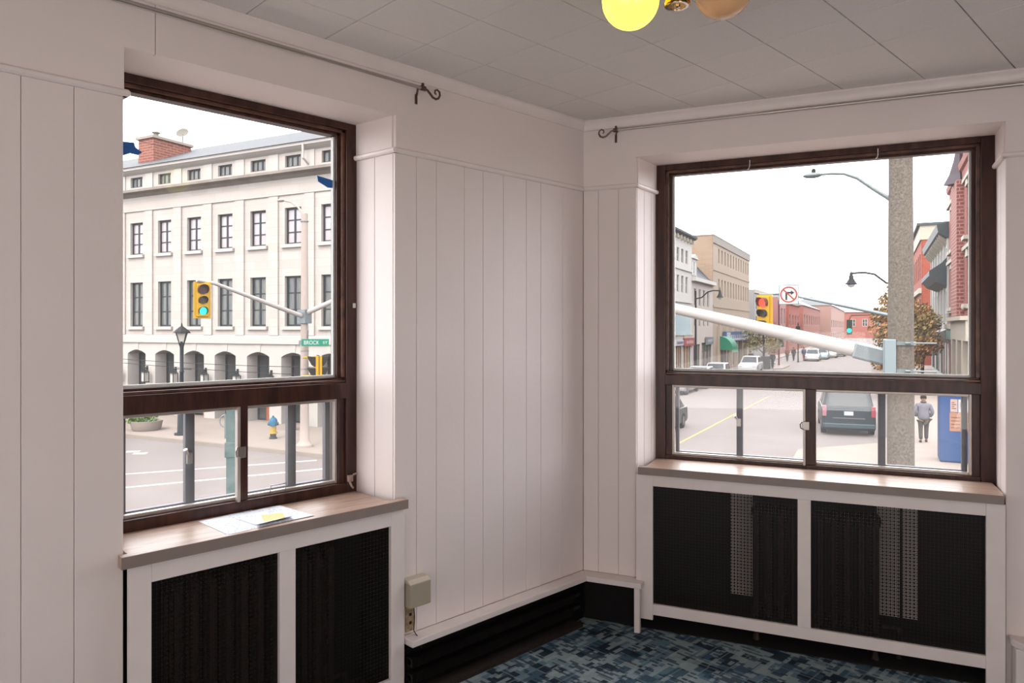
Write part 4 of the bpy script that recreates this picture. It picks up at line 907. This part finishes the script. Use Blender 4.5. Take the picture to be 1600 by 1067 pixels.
# white building with bracketed cornice
qe = qp(1081, 375, PL); q0 = qe-15.2; hA = zp(1083, 373, PL)
x1 = qp(1057.5, 388, PL)-q0; x2 = qp(1062, 388, PL)-q0; pt = qp(1066, 390, PL)-qp(1059, 388, PL); wd = .8
cols = [(x1+pt*k, x1+pt*k+wd) for k in range(-5, 3)]
cols = [c_ for c_ in cols if c_[0] > .4 and c_[1] < qe-q0-.3]
t, L = bld('white three-storey building with dark bracketed cornice', PL, 1, q0, qe, hA, WSTU, [(zp(1059, 408, PL), zp(1059, 386, PL)), (zp(1059, 456, PL), zp(1059, 429, PL)), (zp(1058, 516, PL), zp(1058, 483, PL))], cols, bars=(0, 1), shop=[(9.6, 11.6, .4, 2.9), (12.0, 14.8, .4, 2.9), (1, 4.5, .4, 2.9), (5, 9, .4, 2.9)], shoppane=M('warm_shop_glass', 'D89A66', .3, var=.5, scale=1.2, hex2='E9D2B8'))
MB().prism([(0, hA-.30), (-.12, hA-.26), (-.42, hA-.10), (-.46, hA+.05), (0, hA+.12)], -.1, L+.3, 'yz').build('cornice', SLATE2, t)
br_ = MB().box(0, .14, -.34, 0, -.3, 0).mesh('bracket', CREAM)
for k in range(14): link('bracket', br_, t, (.3+k*1.1, 0, hA-.30))
for z in (zp(1059, 418, PL), zp(1059, 470, PL), 3.85): MB().box(0, L, -.10, 0, z-.08, z+.08).build('band', WSTU, t)
MB().box(12.2, L, -.06, 0, 3.0, 3.8).build('fascia', CREAM, t)
def shop_sign(label, P, side, q, w_, z0, z1, col, ink, txt=None, prj=.12, band=False):
    rot = SA+side*PI/2; s_ = thing('shop_sign', label, 'shop sign', S(P+side*(.06), q, z0), rot)
    MB().box(0, w_, -prj, -.0, 0, z1-z0).build('panel', M('sign_'+col, col, .5), s_, bevel=.02)
    if band: MB().box(.16*w_, .97*w_, -prj-.004, -prj, (z1-z0)*.12, (z1-z0)*.66).box(.02*w_, .14*w_, -prj-.004, -prj, (z1-z0)*.10, (z1-z0)*.9).build('white_band', M('sign_band_white', 'F2F2F6', .5), s_)
    k_ = MB(); x = .2*w_; r = random.Random(len(label))
    while x < .9*w_:
        b_ = w_*r.uniform(.03, .07); k_.box(x, x+b_, -prj-.006, -prj, (z1-z0)*.3, (z1-z0)*(.62+.12*r.random())); x += b_+w_*.022
    k_.build('lettering', M('sign_ink_'+ink, ink, .5), s_)
    return s_
shop_sign('red shop sign on the white corniced building', PL, 1, qp(1066, 530, PL), qp(1083, 530, PL)-qp(1067, 530, PL), zp(1068, 541, PL), zp(1068, 528, PL), 'B84A4C', 'E9C4BE')
shop_sign('white shop sign at the left edge of the wide window', PL, 1, qp(1052, 530, PL), qp(1065, 530, PL)-qp(1052, 530, PL), zp(1060, 540, PL), zp(1060, 531, PL), 'E8E4EA', '6C6A8C')
# low building with mansard dormers
qf = qp(1114, 367, PL); hB = zp(1105, 440, PL)
t, L = bld('small pale building with slate mansard and dormer', PL, 1, qe+.05, qf-.05, hB, M('pink_cream_stucco', 'F4E6DC', .85, var=.06, scale=1), [(zp(1092, 510, PL), zp(1092, 490, PL)), (zp(1092, 478, PL), zp(1092, 452, PL))], [(.7, 1.7), (2.6, 3.6), (4.4, 5.4), (6.2, 7.2)], bars=(1, 1), shop=[(.5, 3.2, .3, 2.9), (3.9, 8.2, .3, 3.0)])
MB().prism([(0, hB), (1.6, hB+1.75), (6, hB+1.9), (6, hB)], 0, L, 'yz').build('mansard_roof', M('blue_slate', '5C636C', .6, var=.4, scale=6), t)
MB().box(-.05, L+.05, -.35, 0, hB-.28, hB+.05).build('eave', WSTU, t)
d_ = MB().box(.3, 2.6, .15, 2.0, hB+.05, hB+1.75).build('dormer', WSTU, t); MB().prism([(.1, hB+1.75), (1.45, hB+2.15), (2.8, hB+1.75)], .0, 2.2, 'xz').build('dormer_roof', WSTU, d_)
for x in (.6, 1.6): put_window(t, x, x+.65, hB+.25, hB+1.5, .13, (0, 1), .05, FRW, PANED)
shop_sign('slate grey shop sign on the small mansard building', PL, 1, qp(1101, 535, PL), 3.2, zp(1108, 538, PL), zp(1108, 526, PL), '8C9196', 'C8D0D4')
# beige four-storey block with slot windows
qg = qp(1171, 396, PL); hC = zp(1114, 367, PL); L_ = qg-qf
xw = [qp(1122.5, 389, PL)-qf, qp(1168, 410, PL)-qf]; cols = [(xw[0]+(xw[1]-xw[0])*k/11-.05, xw[0]+(xw[1]-xw[0])*k/11+.62) for k in range(12)]
t, L = bld('beige four-storey block with rows of narrow slot windows', PL, 1, qf, qg, hC, BEIGE, [(zp(1123, 411, PL), zp(1123, 389, PL)), (zp(1123, 462, PL), zp(1123, 436, PL)), (zp(1122, 509, PL), zp(1122, 495, PL))], cols, fr=.05, frm=M('brown_slot_frame', '7A6A60', .6), pane=DWIN, bars=(0, 0), shop=[(3.0+3.4*k, 5.6+3.4*k, .2, 3.0) for k in range(5)], sidemat=BSIDE, depth=16, reveal=.22)
MB().box(-.05, L+.05, -.12, 16, hC-.02, hC+.08).box(0, L, -.10, 0, hC-.75, hC).build('parapet', M('grey_parapet', 'B4AAA0', .8), t)
for z in (zp(1114, 420, PL), zp(1114, 478, PL)): MB().box(0, L, -.06, 0, z-.1, z+.1).build('band', BEIGE, t)
pm = MB().box(0, .5, -.25, 0, 0, 4.6).mesh('pier', BEIGE)
for k in range(7): link('pier', pm, t, (2.3+3.4*k if 2.3+3.4*k < L-.5 else L-.55, 0, 0))
shop_sign('long blue and white sign on the beige block', PL, 1, qp(1135, 520, PL+.41), qp(1175, 520, PL+.41)-qp(1135, 520, PL+.41), zp(1150, 533, PL+.41), zp(1150, 517.5, PL+.41), '4A6FA0', '5C6E9C', prj=.35, band=True)
aw = thing('shop_awning', 'rounded green awning on the beige block', 'awning', S(PL+.25, qp(1121, 540, PL), zp(1124, 546, PL)), SA+PI/2)
AG = M('awning_green', '0F8F6C', .6); pr = [(0, 0)]+[(-1.25*math.cos(k*PI/16), 1.35*math.sin(k*PI/16)) for k in range(9)]
MB().prism(pr, 0, 3.0, 'yz').build('canvas', AG, aw, smooth=True)
MB().box(.0, 3.0, -1.27, -1.23, -.25, .02).build('valance', M('awning_pale', '8FCFB4', .6), aw)
# further buildings on the left
def far(label, P, side, q0, q1, h, mat, n, rows, roof=None, roofmat=None, band=None):
    L = q1-q0; pitch = L/n; cols = [(pitch*(k+.28), pitch*(k+.72)) for k in range(n)]
    t, L = bld(label, P, side, q0, q1, h, mat, rows, cols, bars=(0, 1), fr=.08)
    if roof: MB().prism([(-.3, h), (5, h+roof), (11.3, h)], -.2, L+.2, 'yz').build('roof', roofmat or SLATE, t)
    if band: MB().box(-.05, L+.05, -.2, 0, h-band, h+.02).build('cornice', CREAM, t)
    return t
PALE_R = M('pale_roof', 'C9CDD0', .7, var=.1, scale=1)
far('glassy grey shop block beyond the side street', -13.4, 1, 98, 112, 9.6, M('grey_panel', 'C6C4C4', .6), 4, [(1, 3), (4.2, 6), (6.9, 8.6)], band=.5)
far('pink red building with tall red corner', -12.6, 1, 116, 128, 9.2, M('pink_red_panel', 'CE8B84', .7), 3, [(1, 3), (5, 7.6)])
far('red brick gabled building far up the street', -12.6, 1, 132, 152, 8.6, RB, 4, [(1, 3), (4.8, 6.8)], 2.0, RB)
far('long red brick terrace at the far end', -12.2, 1, 156, 205, 9.0, RB2, 8, [(1, 3), (5, 7.2)], 2.6, PALE_R)
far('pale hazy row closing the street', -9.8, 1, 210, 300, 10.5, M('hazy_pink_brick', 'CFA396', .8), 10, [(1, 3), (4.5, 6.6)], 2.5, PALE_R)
te = thing('cross_street_block', 'brick block closing the far end of the street', 'building', S(-20, 335), SA)
MB().box(0, 44, 0, 12, 0, 11).build('body', RB2, te); MB().prism([(-.5, 11), (6, 14), (12.5, 11)], -.5, 44.5, 'yz').build('roof', PALE_R, te)
for k in range(9): put_window(te, 2+4.6*k, 4+4.6*k, 5, 8, -.01, (1, 1), .15, FRW, PANED)
# right-hand side: tall ornate brick building
t, L = bld('tall ornate red brick building with stone shopfront at the right jamb', PR, -1, 46.5, 63.2, 15.4, RB2, [(10.2, 13.4), (5.9, 8.9)], [(1.6, 2.9), (3.6, 4.9), (12.6, 13.8)], bars=(0, 1), shop=[(1.0, 2.6, .3, 3.2), (3.2, 5.6, .3, 3.4), (12.4, 13.3, .3, 3.4), (13.9, 15.6, .3, 3.0)], reveal=.3)
q2x = lambda q: 63.2-q
MB().box(q2x(56.2), q2x(52.2), -.42, 0, 5.1, 14.2).build('brick_pier', brickmat('pier_brick', 'BE6C62', 'AE5A54', 'E0B4A6', .5, .24, .03), t)
MB().box(q2x(57.6), q2x(56.2), -.22, 0, 5.1, 15.2).build('brick_pier', RB, t)
STN = M('warm_stone', 'E0D2BF', .8, var=.1, scale=1.2)
MB().box(q2x(56.2), L, -.45, 0, 3.6, 4.85).build('stone_frieze', STN, t); MB().box(q2x(56.4), L+.1, -.75, 0, 4.85, 5.10).build('stone_cornice', STN, t)
for q_ in (56, 52.5, 49): MB().box(q2x(q_), q2x(q_)+.9, -.45, 0, 0, 3.6).build('stone_pier', STN, t)
MB().box(-.1, q2x(57.6), -.35, 0, 4.3, 4.7).build('shop_cornice', CREAM, t); MB().box(.6, q2x(57.6), -.28, 0, 3.5, 4.3).build('shop_fascia', M('teal_fascia', '8FB8A8', .6), t)
for z in (9.3, 13.7, 5.5): MB().box(0, q2x(56.4), -.22, 0, z, z+.26).box(q2x(52), L, -.16, 0, z+.1, z+.34).build('stone_band', CREAM, t)
MB().prism([(0, 14.9), (-.16, 15.0), (-.22, 15.4), (0, 15.42)], -.05, L+.05, 'yz').build('cornice', RB2, t)
MB().add([(0, 0, 15.4), (L, 0, 15.4), (L, 11, 15.4), (0, 11, 15.4), (5.5, 2.2, 19.5), (L, 2.2, 19.5), (L, 9, 19.5), (5.5, 9, 19.5)], [(0, 1, 5, 4), (1, 2, 6, 5), (2, 3, 7, 6), (3, 0, 4, 7), (4, 5, 6, 7)]).build('mansard_roof', RB2, t)
MB().prism([(11.4, 15.4), (15.2, 15.4), (15.2, 18.2), (13.3, 19.8), (11.4, 18.2)], -.1, 2, 'xz').build('gable', RB2, t)
put_window(t, 12.7, 13.9, 15.7, 17.8, -.14, (0, 1), .1, FRW, PANED)
MB().lathe([(.95, 14.2), (.6, 14.9), (.35, 15.8), (.15, 16.9), (.05, 17.8)], 4, (q2x(54.2), -.1, 0)).build('pier_cap', M('purple_slate', '6E5F68', .6), t)
for a, b in ((1.6, 2.9), (3.6, 4.9), (12.6, 13.8)):
    for z1 in (13.4, 8.9):
        n = 8; pts = [(a-.15+(b-a+.3)*k/n, z1+.55*math.sin(PI*k/n)) for k in range(n+1)]; MB().prism(pts, -.10, .02, 'xz').build('window_hood', CREAM, t)
    for z0 in (10.2, 5.9): MB().box(a-.2, b+.2, -.3, 0, z0-.25, z0).build('window_sill', CREAM, t)
# white bracketed building with the dark oriel
qG0, qG1 = 63.4, 84.0; hG = zp(1474, 366, PR)
t, L = bld('white bracketed building with dark slate oriel past the brick tower', PR, -1, qG0, qG1, hG, WSTU, [(9.2, 11.0), (4.9, 7.4)], [(1.2+3.3*k, 2.4+3.3*k) for k in range(6)], bars=(0, 1), shop=[(.8, 5, .3, 3.2), (6, 11, .3, 3.2), (12, 19.5, .3, 3.2)])
MB().prism([(0, hG-.9), (-.2, hG-.8), (-.75, hG-.4), (-.85, hG+.2), (0, hG+.4)], -.1, L+.05, 'yz').build('cornice', SLATE2, t)
bk2 = MB().prism([(0, -.95), (-.25, -.7), (-.6, -.35), (-.6, 0), (0, 0)], 0, .3, 'yz').mesh('bracket', CREAM)
for k in range(12): link('bracket', bk2, t, (.4+k*1.7, -.02, hG-.4))
MB().prism([(0, 7.7), (-.9, 8.1), (-1.35, 8.6), (-1.35, 9.0), (-.5, 9.6), (0, 10.2)], 9.0, L-.2, 'yz').build('oriel_roof', SLATE2, t)
pm2 = MB().box(0, .35, -.12, 0, 3.9, hG-.9).mesh('pilaster', WSTU)
for k in range(7): link('pilaster', pm2, t, (.3+3.3*k, 0, 0))
MB().prism([(0, 3.4), (-.6, 3.5), (-.8, 3.8), (-.8, 4.0), (0, 4.3)], 0, L, 'yz').build('shop_cornice', M('pale_grey_trim', 'D5D3D0', .7), t)
# tall red block with cream frieze
hF = zp(1440, 349, 6.0); qF0 = qp(1440, 349, 6.0)
t, L = bld('tall red brick block with broad cream frieze farther right', 6.0, -1, qF0, qF0+36, hF, RB, [(10.2, 13.2), (5.4, 7.8)], [(1.5+3.8*k, 3.2+3.8*k) for k in range(9)], bars=(1, 1), shop=[(1+5*k, 4.5+5*k, .3, 3.4) for k in range(6)])
MB().box(-.1, L+.3, -.5, 11, hF-.25, hF+.05).build('cornice', SLATE2, t); MB().box(0, L+.1, -.16, 3.4, hF-1.9, hF-.25).build('frieze', CREAM, t)
MB().box(0, L+.1, -.30, 0, 8.4, 9.0).build('band', CREAM, t); MB().box(0, L+.1, -.30, 0, 3.7, 4.3).build('band', CREAM, t)
far('red brick row beyond the cream frieze block', 6.4, -1, qF0+37, qF0+110, 9, RB2, 9, [(1, 3), (5, 7)], 2, PALE_R)

# ---- trees
BARK = M('tree_bark', '5A4638', .9, var=.3, scale=10)
AUT = leafmat('autumn_leaves', ['B5652E', 'C98A3C', 'D9A65A', '9A8A3A', 'C77A44'], .55); AUT2 = leafmat('olive_autumn_leaves', ['8E8438', 'B59A44', '7E8A42', 'C98E48'], .5)
def tree(label, p, q, h, tr, blobs, n, size, mat, seed):
    t = thing('street_tree', label, 'tree', S(p, q, .05), SA); r0 = random.Random(seed)
    MB().tube([(0, 0, 0), (.05, 0, h*.35), (-.03, .05, h*.7), (.05, 0, h*.96)], [tr, tr*.8, tr*.5, .02], 8).build('trunk', BARK, t, smooth=True)
    mb = MB()
    for (x, y, z, r) in blobs:
        mb.tube([(0, 0, max(1.4, z-1.6)), (x*.5, y*.5, z-.6), (x, y, z+.2)], [tr*.4, tr*.25, .015], 5)
    mb.build('branches', BARK, t, smooth=True)
    def fn(r):
        x, y, z, R = r.choice(blobs); d = Vector((r.gauss(0, 1), r.gauss(0, 1), r.gauss(0, 1))).normalized()*R*r.random()**.45; return (x+d.x, y+d.y, z+d.z*.9)
    leaves(n, fn, size, 'foliage', mat, t, seed)
bl_ = [(-.2, 0, 7.4, .5), (-.5, .2, 6.5, .8), (.5, -.1, 6.3, .9), (0, .2, 5.4, 1.2), (-1.2, 0, 5.3, .7), (1.2, .3, 5.2, 1.0), (-1.0, -.4, 4.2, 1.1), (.6, .4, 4.2, 1.3), (1.9, -.2, 4.5, .9), (-.6, .3, 3.1, 1.1), (.9, 0, 3.0, 1.2), (0, 0, 2.2, 1.0), (-1.1, 0, 1.7, .7), (1.9, 0, 3.2, .8), (.9, .2, 1.6, .9)]
tree('orange autumn street tree behind the concrete pole', 2.75, 58.5, 8.0, .13, bl_, 4600, .15, AUT, 5)
tree('golden autumn street tree to the right of the concrete pole', fq(1441, 480, 62.0)[0], 62.0, 6.6, .13, [(-.1, 0, 5.6, .9), (.4, 0, 4.8, 1.1), (-.7, .3, 4.6, .8), (.1, -.3, 3.8, 1.2), (.6, .2, 3.0, 1.0), (-.4, 0, 2.4, .8)], 2600, .14, AUT, 8)
p_, q_ = gnd(1193, 572)
tree('olive autumn street tree beyond the blue sign', p_, q_, 5.6, .14, [(0, 0, 4.4, 1.4), (-1.4, 0, 3.8, 1.2), (1.5, 0, 3.6, 1.3), (0, 1, 3.0, 1.4), (-1.2, 0, 2.6, 1.0), (1.0, -.5, 2.3, 1.0)], 1700, .16, AUT2, 11)

# ---- cars
GLC = M('car_glass', '39424A', .2, spec=.35); TYR = M('tyre_rubber', '1E1E20', .85); HUB = M('wheel_hub', '9A9CA0', .35, .8); TAILR = M('tail_light_red', 'B84A58', .3); PLATE = M('licence_plate', 'E8E8EC', .5)
def car(label, p, q, head, paint, L=4.6, W=1.8, H=1.5, van=False, group=None):
    """local x runs forward"""
    t = thing('minivan' if van else 'parked_car', label, 'van' if van else 'car', S(p, q, .0), SA+head, group); hw = W/2; hl = L/2; zb = .62*H if van else .60*H
    pr = [(-hl, .32), (-hl+.05, zb-.02), (-hl+.12, zb), (hl*.42, zb), (hl*.9, zb-.16), (hl, zb-.32), (hl, .30), (hl-.15, .22), (-hl+.2, .22)]
    MB().prism(pr, -hw, hw, 'xz').build('body', paint, t, bevel=.09)
    if van: bot = (-hl+.10, hl*.50); top = (-hl+.38, hl*.10)
    else: bot = (-hl+.35, hl*.48); top = (-hl+1.05, hl*.10)
    b0, b1 = bot; t0, t1 = top; wt = hw-.20; wb = hw-.05
    vs = [(b0, -wb, zb-.02), (b1, -wb, zb-.02), (b1, wb, zb-.02), (b0, wb, zb-.02), (t0, -wt, H), (t1, -wt, H), (t1, wt, H), (t0, wt, H)]
    cb = MB().add(vs, [(0, 1, 5, 4), (1, 2, 6, 5), (2, 3, 7, 6), (3, 0, 4, 7), (4, 5, 6, 7)]).build('cabin', paint, t, bevel=.06)
    def glassq(name, i, s0, s1, z0, z1, off):
        f = {'r': (3, 0, 4, 7), 'f': (1, 2, 6, 5), 'l': (2, 3, 7, 6), 'p': (0, 1, 5, 4)}[i]; A, B, C_, D = [Vector(vs[k]) for k in f]
        P = lambda s, v: (A*(1-s)+B*s)*(1-v)+(D*(1-s)+C_*s)*v
        nrm = (B-A).cross(D-A).normalized(); c_ = [P(s0, z0), P(s1, z0), P(s1, z1), P(s0, z1)]
        mid = sum((Vector(v) for v in vs), Vector())/8
        if nrm.dot(c_[0]-mid) < 0: nrm = -nrm
        MB().add([x+nrm*off for x in c_]+[x-nrm*.02 for x in c_], [(0, 1, 2, 3), (4, 5, 6, 7), (0, 1, 5, 4), (1, 2, 6, 5), (2, 3, 7, 6), (3, 0, 4, 7)]).build(name, GLC, t)
    glassq('rear_window', 'r', .1, .9, .12, .86, .012); glassq('windscreen', 'f', .07, .93, .08, .9, .012)
    for i in ('l', 'p'):
        for s0, s1 in ((.10, .48), (.53, .90)): glassq('side_window', i, s0, s1, .12, .85, .012)
    for x in (-hl*.62, hl*.64):
        for y in (-1, 1):
            wv = MB().tube([(x, y*(hw-.20), .33), (x, y*(hw+.005), .33)], .33, 18).build('wheel', TYR, t); MB().tube([(x, y*(hw-.02), .33), (x, y*(hw+.015), .33)], .2, 14).build('hub', HUB, wv)
    for y in (-1, 1):
        if van: MB().box(-hl-.012, -hl+.1, y*(hw-.10)-.08, y*(hw-.10)+.08, zb-.34, zb+.10).build('tail_light', TAILR if y < 0 else M('tail_light_pale', 'C98A96', .3), t, bevel=.02)
        else: MB().box(-hl-.012, -hl+.1, y*(hw-.22)-.17, y*(hw-.22)+.17, zb-.24, zb-.08).build('tail_light', TAILR, t, bevel=.02)
        MB().box(hl-.1, hl+.012, y*(hw-.25)-.16, y*(hw-.25)+.16, zb-.38, zb-.24).build('headlight', M('headlight', 'E6EAEE', .2), t, bevel=.02)
    MB().box(-hl-.06, -hl+.1, -hw+.04, hw-.04, .32, .52).build('rear_bumper', paint if not van else M('bumper_teal', '40565E', .4), t, bevel=.04); MB().box(hl-.1, hl+.06, -hw+.04, hw-.04, .30, .50).build('front_bumper', paint, t, bevel=.04)
    MB().box(-hl-.02, -hl, -.17, .17, zb-.28, zb-.12).build('licence_plate', PLATE, t); MB().box(hl, hl+.02, -.17, .17, .40, .52).build('licence_plate', PLATE, t)
    if van:
        for y in (-1, 1): MB().tube([(t0+.1, y*(wt-.04), H+.04), (t1-.1, y*(wt-.04), H+.04)], .02, 6).build('roof_rail', TYR, t)
        MB().box(-hl-.03, -hl+.02, -.6, .6, zb-.42, zb-.38).build('tailgate_trim', HUB, t)
    return t
car('dark teal minivan seen from behind on the street', .12, 31.0, PI/2+.10, M('minivan_teal', '24363E', .4, .1), 4.9, 2.0, 1.82, True)
GRP = 'parked cars on the street'
cp_ = lambda n, h: M('car_paint_'+n, h, .35, .1, coat=.1)
car('grey car parked first at the left edge of the wide window', -10.6, 45.2, -PI/2, cp_('grey', 'B5B0B0'), 4.5, 1.8, 1.6, group=GRP)
car('pale silver car parked second along the left kerb', -10.4, 50.6, -PI/2, cp_('silver', 'D6D6D8'), 4.5, 1.8, 1.5, group=GRP)
car('white car parked third along the left kerb', -10.4, 57.0, -PI/2, cp_('white', 'ECECEC'), 4.5, 1.8, 1.5, group=GRP)
car('white car parked before the beige block pillars', -9.9, 71.5, -PI/2, cp_('white', 'ECECEC'), 4.6, 1.8, 1.55, group=GRP)
car('dark car at the left jamb of the wide window', -7.1, 26.6, -PI/2, cp_('dark', '3A3E46'), 4.6, 1.8, 1.5, group=GRP)
for k, (u, v, c_, nm) in enumerate(((1270, 563, 'ECECEC', 'white distant car nearest the black signal post'), (1284, 564, 'C2DCE6', 'pale blue distant car among the queue'), (1298, 561, 'D8D4CC', 'silver distant car right of the pale blue one'), (1311, 562, '8E8890', 'grey distant car at the end of the queue'), (1328, 562, 'E4E4E2', 'pale car under the steel arm sleeve'))):
    b = 100+6.2*k; a = fq(u, 545, b)[0]; car(nm, a, b, -PI/2, cp_('far%d' % k, c_), 4.5, 1.8, 1.55, group=GRP)
car('light car roof below the mast sleeve at the window rail', fq(1331, 580, 47.5)[0], 47.5, PI/2, cp_('light', 'D9DEE2'), 4.5, 1.8, 1.45, group=GRP)

# ---- people
def skin(name, verts, edges, radii, mat, par, root=0, sub=1):
    me = bpy.data.meshes.new(name); me.from_pydata(verts, edges, []); o = bpy.data.objects.new(name, me); COL.objects.link(o)
    m_ = o.modifiers.new('skin', 'SKIN'); m_.use_smooth_shade = True
    for k, d in enumerate(me.skin_vertices[0].data):
        r = radii[k]; d.radius = r if isinstance(r, tuple) else (r, r); d.use_root = (k == root)
    s_ = o.modifiers.new('sub', 'SUBSURF'); s_.levels = sub; s_.render_levels = sub
    bpy.context.view_layer.update()
    nm = bpy.data.meshes.new_from_object(o.evaluated_get(bpy.context.evaluated_depsgraph_get())); bpy.data.objects.remove(o)
    nm.materials.clear(); nm.materials.append(mat); nm.name = name
    return link(name, nm, par)
SKN = M('skin_tone', 'C49A84', .6); 
def person(label, loc, rotz, jacket, trouser, cap, stride=.16, scale=1.0):
    """faces +y, feet at z = 0"""
    t = thing('person', label, 'person', loc, rotz); t.scale = (scale,)*3
    s_ = stride
    V = [(0, 0, .95), (0, 0, 1.12), (0, .01, 1.30), (0, 0, 1.45), (0, .01, 1.53), (0, .03, 1.62), (0, .03, 1.70)]
    E_ = [(k, k+1) for k in range(6)]; Rr = [.15, .14, .155, .10, .055, .085, .07]
    def chain(base, pts, rs):
        i = base
        for p, r in zip(pts, rs): V.append(p); Rr.append(r); E_.append((i, len(V)-1)); i = len(V)-1
        return i
    hands = []
    for sd in (-1, 1):
        f_ = 1 if sd > 0 else -1
        chain(0, [(sd*.10, f_*.02, .90), (sd*.10, f_*s_*.5+.03, .50), (sd*.10, f_*s_-.02, .10), (sd*.11, f_*s_+.12, .04)], [.095, .062, .045, .04])
        w_ = chain(3, [(sd*.19, 0, 1.42), (sd*.27, -.05, 1.15), (sd*.20, .09, 1.00)], [.06, .047, .035])
        pm_ = chain(w_, [(sd*.15, .12, .96)], [.034])
        for j in range(4): chain(pm_, [(sd*(.105+.016*j), .145, .935-.004*j), (sd*(.095+.016*j), .155, .90)], [.010, .009])
        chain(w_, [(sd*.13, .11, .985), (sd*.11, .13, .965)], [.012, .010])
    skin('body', V, E_, Rr, SKN, t)
    jv = [(0, 0, .80), (0, 0, 1.05), (0, .01, 1.28), (0, 0, 1.43), (0, .01, 1.51)]; je = [(0, 1), (1, 2), (2, 3), (3, 4)]; jr = [(.245, .215), (.225, .19), (.21, .165), (.15, .12), (.085, .085)]
    for sd in (-1, 1):
        jv += [(sd*.21, -.01, 1.41), (sd*.30, -.05, 1.15), (sd*.225, .08, .96)]; k = len(jv)-3; je += [(3, k), (k, k+1), (k+1, k+2)]; jr += [.085, .075, .062]
    skin('jacket', jv, je, jr, jacket, t)
    tv = [(0, 0, .93)]; te_ = []; tr_ = [.185]
    for sd in (-1, 1):
        f_ = 1 if sd > 0 else -1
        k = len(tv); tv += [(sd*.10, f_*.03, .80), (sd*.10, f_*s_*.5+.02, .50), (sd*.10, f_*s_-.02, .11)]; te_ += [(0, k), (k, k+1), (k+1, k+2)]; tr_ += [.11, .085, .072]
    skin('trousers', tv, te_, tr_, trouser, t)
    for sd in (-1, 1):
        f_ = 1 if sd > 0 else -1
        MB().sphere((sd*.105, f_*s_+.05, .045), .06, 12, 8, .85, 2.2, .75).build('shoe', M('shoe_dark', '2C2A2C', .6), t, smooth=True)
    MB().sphere((0, .03, 1.655), .100, 16, 10, .9, 1.05, 1.12).sphere((0, .145, 1.64), .016, 8, 6, .8, 1.2, 1.4).sphere((-.092, .03, 1.645), .02, 8, 6, .5, 1, 1.3).sphere((.092, .03, 1.645), .02, 8, 6, .5, 1, 1.3).build('head', SKN, t, smooth=True)
    for x in (-.034, .034): MB().sphere((x, .125, 1.665), .011, 8, 6).build('eye', DARKGAP, t)
    MB().box(-.028, .028, .122, .136, 1.598, 1.606).build('mouth', M('lip', '8C5A50', .6), t)
    MB().lathe([(.108, 1.665), (.110, 1.70), (.098, 1.755), (.05, 1.785), (.01, 1.79)], 16, (0, .028, 0)).prism([(-.07, .12), (.07, .12), (.055, .20), (-.055, .20)], 1.685, 1.697).build('cap' if cap else 'hair', cap or M('dark_hair', '2E2622', .7), t, smooth=True)
    return t
pp, pq = gnd(1443, 693)
pers = person('person in grey padded jacket and dark cap walking away', S(pp, pq, .05), SA+.05, M('grey_jacket', '9C99A6', .8, var=.25, scale=14), M('olive_trousers', '5A5650', .85, var=.15, scale=8), M('dark_cap', '3A302E', .8), .10, 1.0)
MB().lathe([(.075, 1.47), (.105, 1.50), (.105, 1.53), (.09, 1.555)], 14, (0, .012, 0)).build('collar', M('dark_collar', '55525C', .85), pers, smooth=True)
for u, v, jk, tr2, lb in ((1207, 577, '2E3038', '30323A', 'person in dark coat beside the black sandwich board'), (1173, 575, '2A2C34', '34363E', 'person in black coat by the beige block corner'), (1230, 566, '8C4A44', '3C3A40', 'person in red-brown coat on the far corner'), (1240, 565, '34343C', '2E3036', 'person in dark clothes beside the far signal post'), (1256, 565, '3A4878', 'A04A40', 'person in blue coat at the far crossing')):
    a, b = gnd(u, v); person(lb, S(a, b, .1), SA+.6, M('coat_'+jk, jk, .85), M('pants_'+tr2, tr2, .85), None, .12)
# ---- street clutter on the far left corner
a, b = gnd(1196, 578)
o_ = thing('sandwich_board', 'black sandwich board on the far corner', 'sign board', S(a, b, .12), SA)
for s_ in (-1, 1): MB().obox(Matrix.Translation((0, s_*.2, .65)) @ Matrix.Rotation(s_*.25, 4, 'X'), .9, .05, 1.35).build('panel', BLK2, o_)
a, b = gnd(1179, 578); o_ = MB().lathe([(.22, 0), (.22, .04), (.17, .05), (.04, .75), (.01, .76)], 14).build('traffic_cone', M('cone_red', 'E0503C', .6), loc=S(a, b, .12)); tag(o_, 'red traffic cone on the far corner', 'cone')
a, b = gnd(1247, 566); o_ = thing('signal_post', 'black pedestrian signal post at the far crossing', 'post', S(a, b), SA)
MB().lathe([(.16, 0), (.08, .3), (.07, 5.0), (.02, 5.05)], 10).build('post', IRONB, o_); MB().box(-.25, .25, -.2, .2, 2.7, 4.6).build('signal_box', VIS, o_, bevel=.03)
a, b = gnd(1217, 572); o_ = thing('signal_post', 'dark red post with boxes on the near bulb-out', 'post', S(a, b), SA)
MB().lathe([(.16, 0), (.10, .3), (.09, 7.5), (.02, 7.55)], 10).build('post', M('dark_red_paint', '7E3038', .6), o_); MB().box(-.6, -.1, -.2, .2, 2.9, 3.8).box(.1, .5, -.2, .2, 2.2, 3.3).build('signal_box', VIS, o_, bevel=.03)
p_, z_ = fq(1327, 515, 92); o_ = thing('traffic_signal', 'small far traffic signal showing green beside the orange tree', 'traffic light', S(p_, 92, z_+.9), SA)
MB().box(-.3, .3, 0, .3, -1.5, .3).build('housing', M('far_signal_dark', '3A4438', .6), o_, bevel=.03); MB().tube([(0, 0, -1.0), (0, -.03, -1.0)], .26, 14).build('lens', lens('lens_green_on', '18C8A0', True), o_)
MB().tube([(0, .15, .3), (.2, .15, .8), (4.5, .15, .9), (4.5, .15, -z_-.9)], .06, 6).build('mast', IRONB, o_)
tp, tq = gnd(1440, 700)
